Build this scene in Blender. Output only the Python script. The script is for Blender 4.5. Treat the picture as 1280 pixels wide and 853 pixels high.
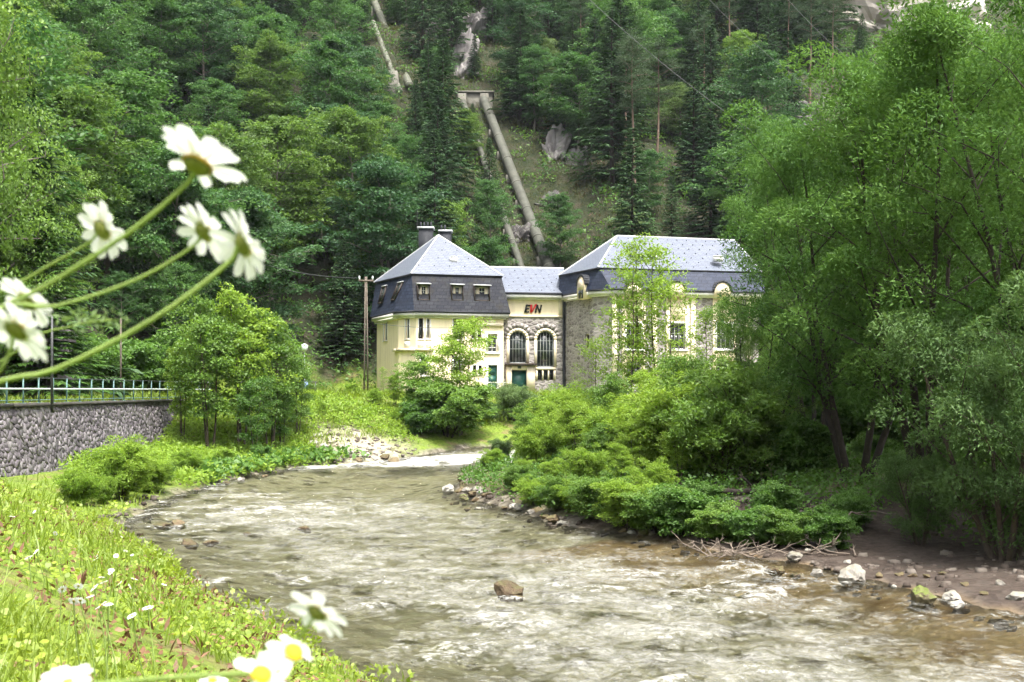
import bpy, math, random
import numpy as np
from mathutils import Vector, Matrix, noise as mnoise

for _o in list(bpy.data.objects):
    bpy.data.objects.remove(_o, do_unlink=True)
SC = bpy.context.scene
COL = SC.collection

# ------------------------------------------------------------------ camera, sky, sun, exposure
CAM_Z = 4.0            # eye above the river surface (z = 0)
FPX = 1400.0           # focal length in pixels of a 1280 px wide picture
HOR = 488.0            # picture row of the horizon
cam_data = bpy.data.cameras.new('camera')
cam = bpy.data.objects.new('camera', cam_data)
COL.objects.link(cam)
cam.location = (0, 0, CAM_Z)
cam.rotation_euler = (math.radians(90), 0, 0)
cam_data.sensor_width = 36.0
cam_data.lens = 36.0 * FPX / 1280.0
cam_data.shift_y = (HOR - 426.5) / 1280.0
cam_data.clip_start = 0.05
cam_data.clip_end = 2000
cam_data.dof.use_dof = True
cam_data.dof.focus_distance = 60.0
cam_data.dof.aperture_fstop = 13.0
SC.camera = cam

SUN = Vector((0.18, -0.36, 0.91)).normalized()
world = bpy.data.worlds.new('World')
SC.world = world
world.use_nodes = True
wn = world.node_tree
wn.nodes.clear()
sky = wn.nodes.new('ShaderNodeTexSky')
sky.sky_type = 'NISHITA'
sky.sun_disc = False
sky.sun_elevation = math.asin(SUN.z)
sky.sun_rotation = math.atan2(SUN.x, SUN.y)
sky.air_density = 1.0
sky.dust_density = 6.0
sky.ozone_density = 1.0
hs = wn.nodes.new('ShaderNodeHueSaturation')
hs.inputs['Saturation'].default_value = 0.30
bg = wn.nodes.new('ShaderNodeBackground')
bg.inputs['Strength'].default_value = 0.14
wo = wn.nodes.new('ShaderNodeOutputWorld')
wn.links.new(sky.outputs[0], hs.inputs['Color'])
wn.links.new(hs.outputs[0], bg.inputs['Color'])
wn.links.new(bg.outputs[0], wo.inputs['Surface'])

sun_data = bpy.data.lights.new('sun', 'SUN')
sun_data.energy = 2.2
sun_data.angle = math.radians(10)
sun_data.color = (1.0, 0.95, 0.87)
sun = bpy.data.objects.new('sun', sun_data)
COL.objects.link(sun)
sun.rotation_euler = SUN.to_track_quat('Z', 'Y').to_euler()

SC.view_settings.view_transform = 'Standard'
SC.view_settings.look = 'None'
SC.view_settings.gamma = 1.0
SC.view_settings.exposure = 1.78
SC.view_settings.use_curve_mapping = False
SC.render.engine = 'CYCLES'
cy = SC.cycles
cy.max_bounces = 6
cy.diffuse_bounces = 3
cy.glossy_bounces = 3
cy.transmission_bounces = 4
cy.transparent_max_bounces = 8
cy.caustics_reflective = False
cy.caustics_refractive = False
cy.sample_clamp_indirect = 6.0
cy.use_adaptive_sampling = True
cy.adaptive_threshold = 0.03
cy.adaptive_min_samples = 16
try:
    cy.use_denoising = True
    cy.denoiser = 'OPENIMAGEDENOISE'
    cy.denoising_prefilter = 'ACCURATE'
except Exception:
    pass

RS_ = np.random.RandomState

# ------------------------------------------------------------------ materials
MATS = {}


def rgba(c):
    return (c[0], c[1], c[2], 1.0)


class NT:
    """small helper round a material node tree"""

    def __init__(self, name):
        m = bpy.data.materials.new(name)
        m.use_nodes = True
        self.m = m
        self.t = m.node_tree
        self.t.nodes.clear()
        self.out = self.t.nodes.new('ShaderNodeOutputMaterial')
        MATS[name] = m

    def n(self, kind, **kw):
        x = self.t.nodes.new('ShaderNode' + kind)
        for k, v in kw.items():
            setattr(x, k, v)
        return x

    def l(self, a, b):
        self.t.links.new(a, b)

    def val(self, sock, v):
        if hasattr(v, 'is_output') or isinstance(v, bpy.types.NodeSocket):
            self.l(v, sock)
        else:
            sock.default_value = v

    def noise(self, scale, detail=4, rough=0.55, vec=None, dist=0.0):
        x = self.n('TexNoise')
        x.inputs['Scale'].default_value = scale
        x.inputs['Detail'].default_value = detail
        x.inputs['Roughness'].default_value = rough
        x.inputs['Distortion'].default_value = dist
        if vec is not None:
            self.l(vec, x.inputs['Vector'])
        return x.outputs['Fac']

    def math(self, op, a, b=0.0, c=0.0, clamp=False):
        x = self.n('Math', operation=op)
        x.use_clamp = clamp
        self.val(x.inputs[0], a)
        self.val(x.inputs[1], b)
        self.val(x.inputs[2], c)
        return x.outputs[0]

    def ramp(self, fac, stops):
        x = self.n('ValToRGB')
        e = x.color_ramp.elements
        while len(e) > 1:
            e.remove(e[-1])
        e[0].position, e[0].color = stops[0][0], rgba(stops[0][1])
        for p, c in stops[1:]:
            k = e.new(p)
            k.color = rgba(c)
        self.l(fac, x.inputs[0])
        return x.outputs[0]

    def mix(self, fac, a, b, blend='MIX'):
        x = self.n('MixRGB', blend_type=blend)
        self.val(x.inputs[0], fac)
        self.val(x.inputs[1], a if not isinstance(a, tuple) else rgba(a))
        self.val(x.inputs[2], b if not isinstance(b, tuple) else rgba(b))
        return x.outputs[0]

    def attr(self, name):
        x = self.n('Attribute', attribute_name=name)
        return x.outputs['Fac']

    def coord(self, which='Object'):
        return self.n('TexCoord').outputs[which]

    def bump(self, h, strength=0.3, dist=0.02):
        x = self.n('Bump')
        x.inputs['Strength'].default_value = strength
        x.inputs['Distance'].default_value = dist
        self.l(h, x.inputs['Height'])
        return x.outputs[0]

    def principled(self, color, rough=0.7, normal=None, metal=0.0, spec=0.4):
        p = self.n('BsdfPrincipled')
        self.val(p.inputs['Base Color'], color if not isinstance(color, tuple) else rgba(color))
        self.val(p.inputs['Roughness'], rough)
        p.inputs['Metallic'].default_value = metal
        p.inputs['Specular IOR Level'].default_value = spec
        if normal is not None:
            self.l(normal, p.inputs['Normal'])
        self.l(p.outputs[0], self.out.inputs[0])
        return p


def plain(name, color, rough=0.7, var=0.25, scale=6.0, bump=0.0, metal=0.0, spec=0.4):
    """a painted or natural surface: base colour with blotchy wear of its own"""
    t = NT(name)
    co = t.coord()
    n1 = t.noise(scale, 5, 0.6, co)
    k0 = 1.0 - var
    k1 = 1.0 + var
    c = t.ramp(n1, [(0.25, tuple(x * k0 for x in color)), (0.75, tuple(min(1, x * k1) for x in color))])
    nrm = None
    if bump:
        nrm = t.bump(t.noise(scale * 4, 4, 0.6, co), bump, 0.02)
    t.principled(c, rough, nrm, metal, spec)
    return t.m


def leaf_mat(name, dark, mid, light, trans=0.35, gloss=0.05, nscale=0.6):
    t = NT(name)
    r = t.attr('rnd')
    oi = t.n('ObjectInfo').outputs['Random']
    nz = t.noise(nscale, 3, 0.5, t.coord())
    f = t.math('ADD', t.math('MULTIPLY', r, 0.40), t.math('ADD', t.math('MULTIPLY', oi, 0.25), t.math('MULTIPLY', nz, 0.45)))
    c = t.ramp(f, [(0.15, dark), (0.52, mid), (0.88, light)])
    d = t.n('BsdfDiffuse')
    t.l(c, d.inputs[0])
    tr = t.n('BsdfTranslucent')
    ct = t.mix(0.5, c, (mid[0] * 1.9, mid[1] * 1.7, mid[2] * 0.8))
    t.l(ct, tr.inputs[0])
    m1 = t.n('MixShader')
    m1.inputs[0].default_value = trans
    t.l(d.outputs[0], m1.inputs[1])
    t.l(tr.outputs[0], m1.inputs[2])
    g = t.n('BsdfGlossy')
    g.inputs['Roughness'].default_value = 0.55
    m2 = t.n('MixShader')
    m2.inputs[0].default_value = gloss
    t.l(m1.outputs[0], m2.inputs[1])
    t.l(g.outputs[0], m2.inputs[2])
    t.l(m2.outputs[0], t.out.inputs[0])
    return t.m


leaf_mat('beech_leaf', (0.020, 0.060, 0.026), (0.050, 0.128, 0.038), (0.120, 0.225, 0.050), 0.42, 0.02)
leaf_mat('beech_cool', (0.016, 0.048, 0.026), (0.038, 0.098, 0.040), (0.088, 0.170, 0.056), 0.38, 0.02)
leaf_mat('beech_warm', (0.036, 0.080, 0.022), (0.082, 0.160, 0.034), (0.165, 0.265, 0.052), 0.45, 0.02)
leaf_mat('pale_leaf', (0.055, 0.105, 0.040), (0.120, 0.195, 0.072), (0.210, 0.290, 0.120), 0.40, 0.02)
leaf_mat('spruce_needle', (0.016, 0.042, 0.024), (0.036, 0.080, 0.036), (0.078, 0.138, 0.052), 0.25, 0.015)
leaf_mat('pine_needle', (0.024, 0.050, 0.030), (0.050, 0.088, 0.046), (0.088, 0.128, 0.066), 0.2, 0.015)
leaf_mat('willow_leaf', (0.034, 0.086, 0.022), (0.074, 0.160, 0.035), (0.138, 0.246, 0.052), 0.38, 0.012)
leaf_mat('grey_willow_leaf', (0.044, 0.092, 0.032), (0.085, 0.160, 0.050), (0.140, 0.225, 0.080), 0.40, 0.012)
leaf_mat('alder_leaf', (0.055, 0.120, 0.022), (0.115, 0.220, 0.036), (0.200, 0.320, 0.060), 0.48, 0.03)
leaf_mat('bright_leaf', (0.090, 0.170, 0.022), (0.185, 0.305, 0.038), (0.290, 0.410, 0.066), 0.50, 0.02)
leaf_mat('herb_leaf', (0.036, 0.092, 0.018), (0.080, 0.180, 0.030), (0.145, 0.260, 0.050), 0.45, 0.03)
leaf_mat('meadow_blade', (0.075, 0.130, 0.012), (0.170, 0.260, 0.022), (0.290, 0.370, 0.045), 0.45, 0.04, 1.5)
leaf_mat('cover_leaf', (0.090, 0.140, 0.012), (0.200, 0.280, 0.022), (0.330, 0.400, 0.045), 0.45, 0.04, 1.5)
leaf_mat('olive_blade', (0.030, 0.040, 0.014), (0.070, 0.082, 0.028), (0.130, 0.135, 0.050), 0.3, 0.02, 0.3)
leaf_mat('dead_leaf', (0.060, 0.028, 0.016), (0.150, 0.080, 0.045), (0.280, 0.180, 0.110), 0.15, 0.02, 2.0)
plain('bark', (0.075, 0.058, 0.045), 0.9, 0.45, 5.0, 0.5)
plain('dark_bark', (0.040, 0.032, 0.026), 0.9, 0.4, 5.0, 0.5)
plain('grey_bark', (0.130, 0.115, 0.095), 0.9, 0.4, 5.0, 0.5)
plain('pine_bark', (0.140, 0.098, 0.072), 0.9, 0.4, 3.0, 0.5)
plain('dead_wood', (0.185, 0.150, 0.122), 0.9, 0.35, 5.0, 0.5)
plain('timber', (0.120, 0.100, 0.080), 0.9, 0.3, 4.0, 0.3)

# ------------------------------------------------------------------ mesh builder


class MB:
    def __init__(self):
        self.V, self.Q, self.T, self.N, self.A, self.n = [], [], [], [], [], 0

    def add(self, V, Q=None, T=None, a=0.5):
        V = np.asarray(V, dtype=np.float64).reshape(-1, 3)
        if Q is not None and len(Q):
            self.Q.append(np.asarray(Q, dtype=np.int64).reshape(-1, 4) + self.n)
        if T is not None and len(T):
            self.T.append(np.asarray(T, dtype=np.int64).reshape(-1, 3) + self.n)
        self.V.append(V)
        self.A.append(np.broadcast_to(np.asarray(a, dtype=np.float64), (len(V),)).copy())
        self.n += len(V)
        return self

    def ngon(self, pts):
        pts = np.asarray(pts, dtype=np.float64).reshape(-1, 3)
        self.N.append(list(range(self.n, self.n + len(pts))))
        self.V.append(pts)
        self.A.append(np.full(len(pts), 0.5))
        self.n += len(pts)
        return self

    def prism(self, pts, off):
        """closed solid from a planar outline pts moved by the vector off"""
        p = np.asarray(pts, dtype=np.float64)
        q = p + np.asarray(off, dtype=np.float64)
        k = len(p)
        b = self.n
        self.V.append(np.vstack([p, q]))
        self.A.append(np.full(2 * k, 0.5))
        self.n += 2 * k
        self.N.append([b + i for i in range(k)])
        self.N.append([b + k + i for i in reversed(range(k))])
        self.Q.append(np.array([[b + i, b + k + i, b + k + (i + 1) % k, b + (i + 1) % k] for i in range(k)]))
        return self

    def hexa(self, c8):
        """box from 8 corners: four of the bottom ring, then four of the top ring"""
        return self.add(c8, [[0, 3, 2, 1], [4, 5, 6, 7], [0, 1, 5, 4], [1, 2, 6, 5], [2, 3, 7, 6], [3, 0, 4, 7]])

    def box(self, x0, x1, y0, y1, z0, z1):
        return self.hexa([(x0, y0, z0), (x1, y0, z0), (x1, y1, z0), (x0, y1, z0), (x0, y0, z1), (x1, y0, z1), (x1, y1, z1), (x0, y1, z1)])

    def tube(self, path, rad, sides=6, caps=False):
        P = np.asarray(path, dtype=np.float64)
        m = len(P)
        R = np.broadcast_to(np.asarray(rad, dtype=np.float64), (m,))
        D = np.gradient(P, axis=0)
        D /= np.linalg.norm(D, axis=1)[:, None] + 1e-12
        ref = np.array([0.0, 0.0, 1.0])
        if abs(D[:, 2]).mean() > 0.8:
            ref = np.array([1.0, 0.0, 0.0])
        S = np.cross(D, ref)
        S /= np.linalg.norm(S, axis=1)[:, None] + 1e-12
        U = np.cross(S, D)
        a = np.arange(sides) * 2 * math.pi / sides
        ring = P[:, None, :] + R[:, None, None] * (np.cos(a)[None, :, None] * S[:, None, :] + np.sin(a)[None, :, None] * U[:, None, :])
        i = np.arange(m - 1)[:, None] * sides
        j = np.arange(sides)[None, :]
        k = (np.arange(sides)[None, :] + 1) % sides
        Q = np.stack([i + j, i + k, i + sides + k, i + sides + j], axis=-1).reshape(-1, 4)
        base = self.n
        self.add(ring.reshape(-1, 3), Q)
        if caps:
            self.N.append([base + s for s in reversed(range(sides))])
            self.N.append([base + (m - 1) * sides + s for s in range(sides)])
        return self

    def mesh(self, name, mat=None, smooth=False):
        me = bpy.data.meshes.new(name)
        V = np.vstack(self.V) if self.V else np.zeros((0, 3))
        starts, loops = [], []
        at = 0
        if self.Q:
            q = np.vstack(self.Q)
            loops.append(q.ravel())
            starts.append(at + np.arange(len(q)) * 4)
            at += q.size
        if self.T:
            q = np.vstack(self.T)
            loops.append(q.ravel())
            starts.append(at + np.arange(len(q)) * 3)
            at += q.size
        for g in self.N:
            loops.append(np.array(g))
            starts.append(np.array([at]))
            at += len(g)
        loops = np.concatenate(loops)
        starts = np.concatenate(starts)
        me.vertices.add(len(V))
        me.vertices.foreach_set('co', V.astype(np.float32).ravel())
        me.loops.add(len(loops))
        me.loops.foreach_set('vertex_index', loops.astype(np.int32))
        me.polygons.add(len(starts))
        me.polygons.foreach_set('loop_start', starts.astype(np.int32))
        if smooth:
            me.polygons.foreach_set('use_smooth', np.ones(len(starts), dtype=bool))
        at_ = me.attributes.new('rnd', 'FLOAT', 'POINT')
        at_.data.foreach_set('value', np.concatenate(self.A).astype(np.float32))
        me.update(calc_edges=True)
        if mat:
            me.materials.append(MATS[mat])
        return me


def link(name, me, parent=None, loc=None):
    o = bpy.data.objects.new(name, me)
    COL.objects.link(o)
    if parent is not None:
        o.parent = parent
    if loc is not None:
        o.location = loc
    return o


def part(name, mb, mat, parent, smooth=False, label=None, kind=None):
    o = link(name, mb.mesh(name, mat, smooth), parent)
    if label:
        o['label'] = label
    if kind:
        o['kind'] = kind
    return o


def tag(o, label, cat, group=None):
    o['label'] = label
    o['category'] = cat
    if group:
        o['group'] = group
    return o


def thing(name, label, cat, loc=(0, 0, 0), group=None):
    o = bpy.data.objects.new(name, None)
    COL.objects.link(o)
    o.location = loc
    o.empty_display_size = 0.3
    return tag(o, label, cat, group)


ONES = 'zeroth first second third fourth fifth sixth seventh eighth ninth tenth eleventh twelfth thirteenth fourteenth fifteenth sixteenth seventeenth eighteenth nineteenth'.split()
TENS = {2: 'twent', 3: 'thirt', 4: 'fort', 5: 'fift', 6: 'sixt', 7: 'sevent', 8: 'eight', 9: 'ninet'}


def ordinal(i):
    if i < 20:
        return ONES[i]
    t, r = divmod(i, 10)
    return TENS[t] + 'ieth' if r == 0 else TENS[t] + 'y-' + ONES[r]


# ------------------------------------------------------------------ noise and the shape of the land


def vnoise(x, y, seed=0):
    x = np.asarray(x, dtype=np.float64)
    y = np.asarray(y, dtype=np.float64)
    ix = np.floor(x).astype(np.int64)
    iy = np.floor(y).astype(np.int64)
    fx = x - ix
    fy = y - iy
    fx = fx * fx * fx * (fx * (fx * 6 - 15) + 10)
    fy = fy * fy * fy * (fy * (fy * 6 - 15) + 10)

    def h(a, b):
        n = (a * 374761393 + b * 668265263 + seed * 974711) & 0x7FFFFFFF
        n = ((n ^ (n >> 13)) * 1274126177) & 0x7FFFFFFF
        return ((n ^ (n >> 16)) & 0xFFFF) / 65535.0

    return (h(ix, iy) * (1 - fx) + h(ix + 1, iy) * fx) * (1 - fy) + (h(ix, iy + 1) * (1 - fx) + h(ix + 1, iy + 1) * fx) * fy


def fbm(x, y, seed=0, octv=4):
    """-1 .. 1"""
    s, a, tot = 0.0, 1.0, 0.0
    for o in range(octv):
        s = s + a * (vnoise(x * 2 ** o, y * 2 ** o, seed + o * 17) * 2 - 1)
        tot += a
        a *= 0.5
    return s / tot


def sstep(a, b, x):
    t = np.clip((x - a) / (b - a), 0, 1)
    return t * t * (3 - 2 * t)


LSHORE = np.array([(45, -70), (14, -14), (9, -4), (5.5, 3.2), (1.5, 8.9), (-2.0, 15.2), (-5.3, 20.5), (-8.3, 26.4), (-11.6, 32.5), (-12.9, 41), (-12.7, 51), (-11.1, 59.0), (-8.3, 61.5), (-5, 64.5), (-2.4, 68), (4, 71), (12, 72.5), (25, 74), (140, 76)], float)
RSHORE = np.array([(75, -60), (30, -12), (20, 4), (13.5, 12), (9.3, 19.5), (7.8, 23), (6.7, 25.8), (5.1, 27.9), (3.5, 30.8), (1.3, 33.5), (0.3, 37), (-1.9, 42.5), (-2.3, 46), (-1.6, 55), (0.5, 59), (5, 62), (12, 64), (25, 66), (140, 68)], float)
RIVER = np.vstack([LSHORE, RSHORE[::-1]])
FOOT = np.array([(-44, -80), (-34, -20), (-31, 10), (-27, 40), (-25.5, 62), (-21, 82), (-15, 95), (0, 99), (20, 99), (45, 95), (120, 85), (320, 80)], float)
HILLPOLY = np.vstack([FOOT, [(320, -80)]])          # the valley floor
WALL = np.array([(-19.6, 31.5), (-18.8, 42), (-19.1, 64), (-18.3, 68.5)], float)


def seg_dist(x, y, P):
    best = np.full(np.shape(x), 1e9)
    for (ax, ay), (bx, by) in zip(P[:-1], P[1:]):
        dx, dy = bx - ax, by - ay
        t = np.clip(((x - ax) * dx + (y - ay) * dy) / (dx * dx + dy * dy), 0, 1)
        best = np.minimum(best, np.hypot(x - ax - t * dx, y - ay - t * dy))
    return best


def inside(x, y, P):
    r = np.zeros(np.shape(x), bool)
    n = len(P)
    for i in range(n):
        ax, ay = P[i]
        bx, by = P[(i + 1) % n]
        c = (ay > y) != (by > y)
        if by != ay:
            r ^= c & (x < (bx - ax) * (y - ay) / (by - ay) + ax)
    return r


def water_level(x, y):
    return 0.55 * sstep(58, 68, y + 0.25 * np.clip(x, -10, 10))


PIPE_A, PIPE_B = np.array([3.7, 115.0]), np.array([-4.2, 150.0])


def land(x, y, full=False):
    x = np.asarray(x, float)
    y = np.asarray(y, float)
    dl = seg_dist(x, y, LSHORE)
    dr = seg_dist(x, y, RSHORE)
    wet = inside(x, y, RIVER)
    wz = water_level(x, y)
    left = dl < dr
    n1 = fbm(x / 2.3, y / 2.3, 5, 4)
    n2 = fbm(x / 0.6, y / 0.6, 9, 3)
    k = np.interp(y, [0, 24, 34, 58, 66, 120], [0.52, 0.52, 0.13, 0.13, 0.34, 0.34])
    zl = wz + 0.10 + np.minimum(k * dl, 3.4)
    zl = np.minimum(zl + 0.10 * n1 * sstep(0, 2, dl), 3.5 + 0.05 * n1)
    wx = np.interp(y, WALL[:, 1], WALL[:, 0])
    behind = (x < wx - 0.30) & (y > 31) & (y < 68.5)
    zl = np.where(behind, 3.42, zl)
    bar = np.interp(dr, [0, 5, 9, 20], [0.03, 0.30, 0.75, 1.5])
    bank = np.interp(dr, [0, 0.8, 5, 20], [0.05, 0.35, 0.9, 1.5])
    w = sstep(27, 33, y)
    zr = wz + bar * (1 - w) + bank * w + 0.10 * n1 + 0.03 * n2
    z = np.where(left, zl, zr)
    s = np.minimum(dl, dr)
    bed = wz - 0.10 - 0.42 * sstep(0, 3.0, s) + 0.13 * n1 * sstep(0, 1.5, s) + 0.05 * n2
    z = np.where(wet, bed, z)
    out = ~inside(x, y, HILLPOLY)
    t = np.where(out, seg_dist(x, y, FOOT), 0.0)
    cd = seg_dist(x, y, np.array([PIPE_A, PIPE_B]))
    calm = sstep(3, 9, cd)
    slope = 0.80 + 0.15 * sstep(-18, -30, x) * sstep(95, 60, y)
    zh = 3.45 + slope * t + (4.2 * fbm(x / 17, y / 17, 21, 3) * sstep(0, 22, t) + 1.1 * fbm(x / 4.2, y / 4.2, 33, 3) * sstep(0, 6, t)) * calm
    zh = np.where(zh > 78, 78 + 0.15 * (zh - 78), zh)
    z = np.where(out, np.maximum(z, zh), z)
    if full:
        return z, dl, dr, wet, t, left, behind
    return z


def ground(x, y):
    return float(land(np.array([x]), np.array([y]))[0])


def pix(u, v, d):
    """point at depth d that the photograph shows at column u, row v (of 1280 x 853)"""
    return Vector(((u - 640) / FPX * d, d, CAM_Z + (HOR - v) / FPX * d))


_D = np.concatenate([np.arange(0.6, 12, 0.02), np.arange(12, 90, 0.06), np.arange(90, 260, 0.2)])


def hit(u, v, lift=0.0, dmin=0.0):
    """where the sight line through (u, v) first comes down to the land (or lift above it)"""
    x = (u - 640) / FPX * _D
    z = CAM_Z + (HOR - v) / FPX * _D
    g = land(x, _D)
    g = np.maximum(g, np.where(g < 0.6, water_level(x, _D) - 0.02, -9))
    ok = (z <= g + lift) & (_D >= dmin)
    if not ok.any():
        return None
    i = int(np.argmax(ok))
    return Vector((x[i], _D[i], g[i]))


def proj(p):
    return (640 + p[0] / p[1] * FPX, HOR - (p[2] - CAM_Z) / p[1] * FPX)

# ------------------------------------------------------------------ the land


def axis(parts):
    out = []
    for a, b, st in parts:
        out.append(np.arange(a, b, st))
    out.append(np.array([parts[-1][1]]))
    return np.concatenate(out)


def set_attr(me, name, arr):
    a = me.attributes.new(name, 'FLOAT', 'POINT')
    a.data.foreach_set('value', np.asarray(arr, dtype=np.float32).ravel())


def grid_mesh(name, X, Y, Z, keep=None):
    ny, nx = X.shape
    idx = np.arange(nx * ny).reshape(ny, nx)
    Q = np.stack([idx[:-1, :-1], idx[:-1, 1:], idx[1:, 1:], idx[1:, :-1]], axis=-1).reshape(-1, 4)
    V = np.stack([X, Y, Z], axis=-1).reshape(-1, 3)
    sel = np.arange(len(V))
    if keep is not None:
        kq = keep.ravel()[Q].all(axis=1)
        Q = Q[kq]
        used = np.zeros(len(V), bool)
        used[Q.ravel()] = True
        remap = np.cumsum(used) - 1
        Q = remap[Q]
        V = V[used]
        sel = np.nonzero(used)[0]
    mb = MB()
    mb.add(V, Q)
    return mb, sel


def build_land():
    xs = axis([(-420, -120, 20), (-120, -45, 3), (-45, -24, 0.8), (-24, 16, 0.45), (16, 45, 0.9), (45, 120, 3), (120, 420, 20)])
    ys = axis([(-120, -20, 10), (-20, 0, 1.5), (0, 76, 0.45), (76, 105, 0.8), (105, 200, 1.8), (200, 460, 10)])
    X, Y = np.meshgrid(xs, ys)
    Z, dl, dr, wet, t, left, behind = land(X, Y, True)
    mb, sel = grid_mesh('terrain', X, Y, Z)
    me = mb.mesh('terrain', None, True)
    s = np.minimum(dl, dr)
    n = fbm(X / 2.0, Y / 2.0, 41, 4)
    gravel = np.where(wet, 1.0, 0.0)
    gravel = np.maximum(gravel, np.where(left, sstep(0.45, 0.1, s + 0.3 * n), np.where(Y > 32, sstep(0.7, 0.15, s + 0.4 * n), sstep(1.6, 0.4, s + 0.8 * n))))
    gravel = np.maximum(gravel, np.where(~left & (Y < 34), sstep(9, 5, dr + 2.0 * n), 0))
    far_rocks = np.exp(-(((X + 8.8) / 2.6) ** 2 + ((Y - 63.5) / 2.6) ** 2))
    gravel = np.maximum(gravel, np.clip(far_rocks * 1.8 + 0.5 * n - 0.2, 0, 1))
    set_attr(me, 'gravel', gravel)
    set_attr(me, 'bed', np.where(wet, sstep(0.1, 0.8, s), np.clip(far_rocks * 1.3, 0, 0.6)))
    set_attr(me, 'forest', sstep(0.0, 4.0, t + 2.0 * n))
    road = np.where(behind, sstep(0.2, 0.6, -19.9 - X + 0.3 * n) * sstep(-24.5, -23.8, X), 0)
    set_attr(me, 'road', road)
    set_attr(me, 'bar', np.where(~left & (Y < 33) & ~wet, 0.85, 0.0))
    set_attr(me, 'silt', np.where(~left & wet & (Y < 31), sstep(4.5, 0.8, dr + 1.5 * n), 0.0))
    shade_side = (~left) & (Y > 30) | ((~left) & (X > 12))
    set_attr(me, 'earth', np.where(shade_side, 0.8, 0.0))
    tn = NT('terrain')
    co = tn.coord()
    na = tn.noise(0.9, 6, 0.65, co)
    nb = tn.noise(7.0, 5, 0.65, co)
    grass = tn.ramp(nb, [(0.25, (0.060, 0.100, 0.014)), (0.5, (0.120, 0.180, 0.022)), (0.75, (0.200, 0.250, 0.040))])
    grass = tn.mix(tn.ramp(na, [(0.52, (0, 0, 0)), (0.72, (1, 1, 1))]), grass, (0.170, 0.115, 0.070))
    vo = tn.n('TexVoronoi')
    vo.inputs['Scale'].default_value = 4.0
    tn.l(co, vo.inputs['Vector'])
    pebble = tn.ramp(vo.outputs['Color'], [(0.1, (0.26, 0.235, 0.15)), (0.5, (0.42, 0.395, 0.29)), (0.9, (0.58, 0.56, 0.45))])
    vb = tn.n('TexVoronoi')
    vb.inputs['Scale'].default_value = 0.95
    vb.inputs['Randomness'].default_value = 1.0
    tn.l(co, vb.inputs['Vector'])
    pebble = tn.mix(0.5, pebble, tn.ramp(na, [(0.3, (0.24, 0.225, 0.12)), (0.7, (0.54, 0.51, 0.38))]))
    floor = tn.ramp(na, [(0.3, (0.012, 0.022, 0.008)), (0.5, (0.024, 0.030, 0.013)), (0.66, (0.044, 0.036, 0.025)), (0.8, (0.022, 0.042, 0.012))])
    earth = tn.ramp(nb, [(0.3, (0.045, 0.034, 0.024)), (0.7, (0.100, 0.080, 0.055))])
    c = tn.mix(tn.attr('forest'), grass, floor)
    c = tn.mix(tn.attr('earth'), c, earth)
    dk = tn.math('ADD', vb.outputs['Distance'], tn.math('MULTIPLY', tn.math('SUBTRACT', nb, 0.5), 0.9))
    pebble = tn.mix(tn.ramp(dk, [(0.20, (0.85, 0.85, 0.85)), (0.34, (0, 0, 0))]), pebble, (0.085, 0.072, 0.036))
    shingle = tn.ramp(vo.outputs['Color'], [(0.1, (0.050, 0.042, 0.032)), (0.5, (0.105, 0.090, 0.070)), (0.9, (0.20, 0.18, 0.15))])
    pebble = tn.mix(tn.attr('bed'), shingle, pebble)
    c = tn.mix(tn.attr('gravel'), c, pebble)
    c = tn.mix(tn.attr('silt'), c, tn.ramp(na, [(0.3, (0.17, 0.095, 0.035)), (0.7, (0.48, 0.37, 0.22))]))
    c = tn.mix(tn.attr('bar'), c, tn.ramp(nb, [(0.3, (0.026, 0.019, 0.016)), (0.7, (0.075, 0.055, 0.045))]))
    c = tn.mix(tn.attr('road'), c, tn.ramp(nb, [(0.3, (0.16, 0.15, 0.14)), (0.7, (0.24, 0.23, 0.21))]))
    h = tn.math('ADD', tn.math('MULTIPLY', vo.outputs['Distance'], 0.8), nb)
    tn.principled(c, 0.92, tn.bump(h, 0.7, 0.08), 0, 0.2)
    me.materials.append(MATS['terrain'])
    o = link('terrain', me)
    o['kind'] = 'structure'
    o['label'] = 'grassy river banks, stony riverbed and steep forest floor'


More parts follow.
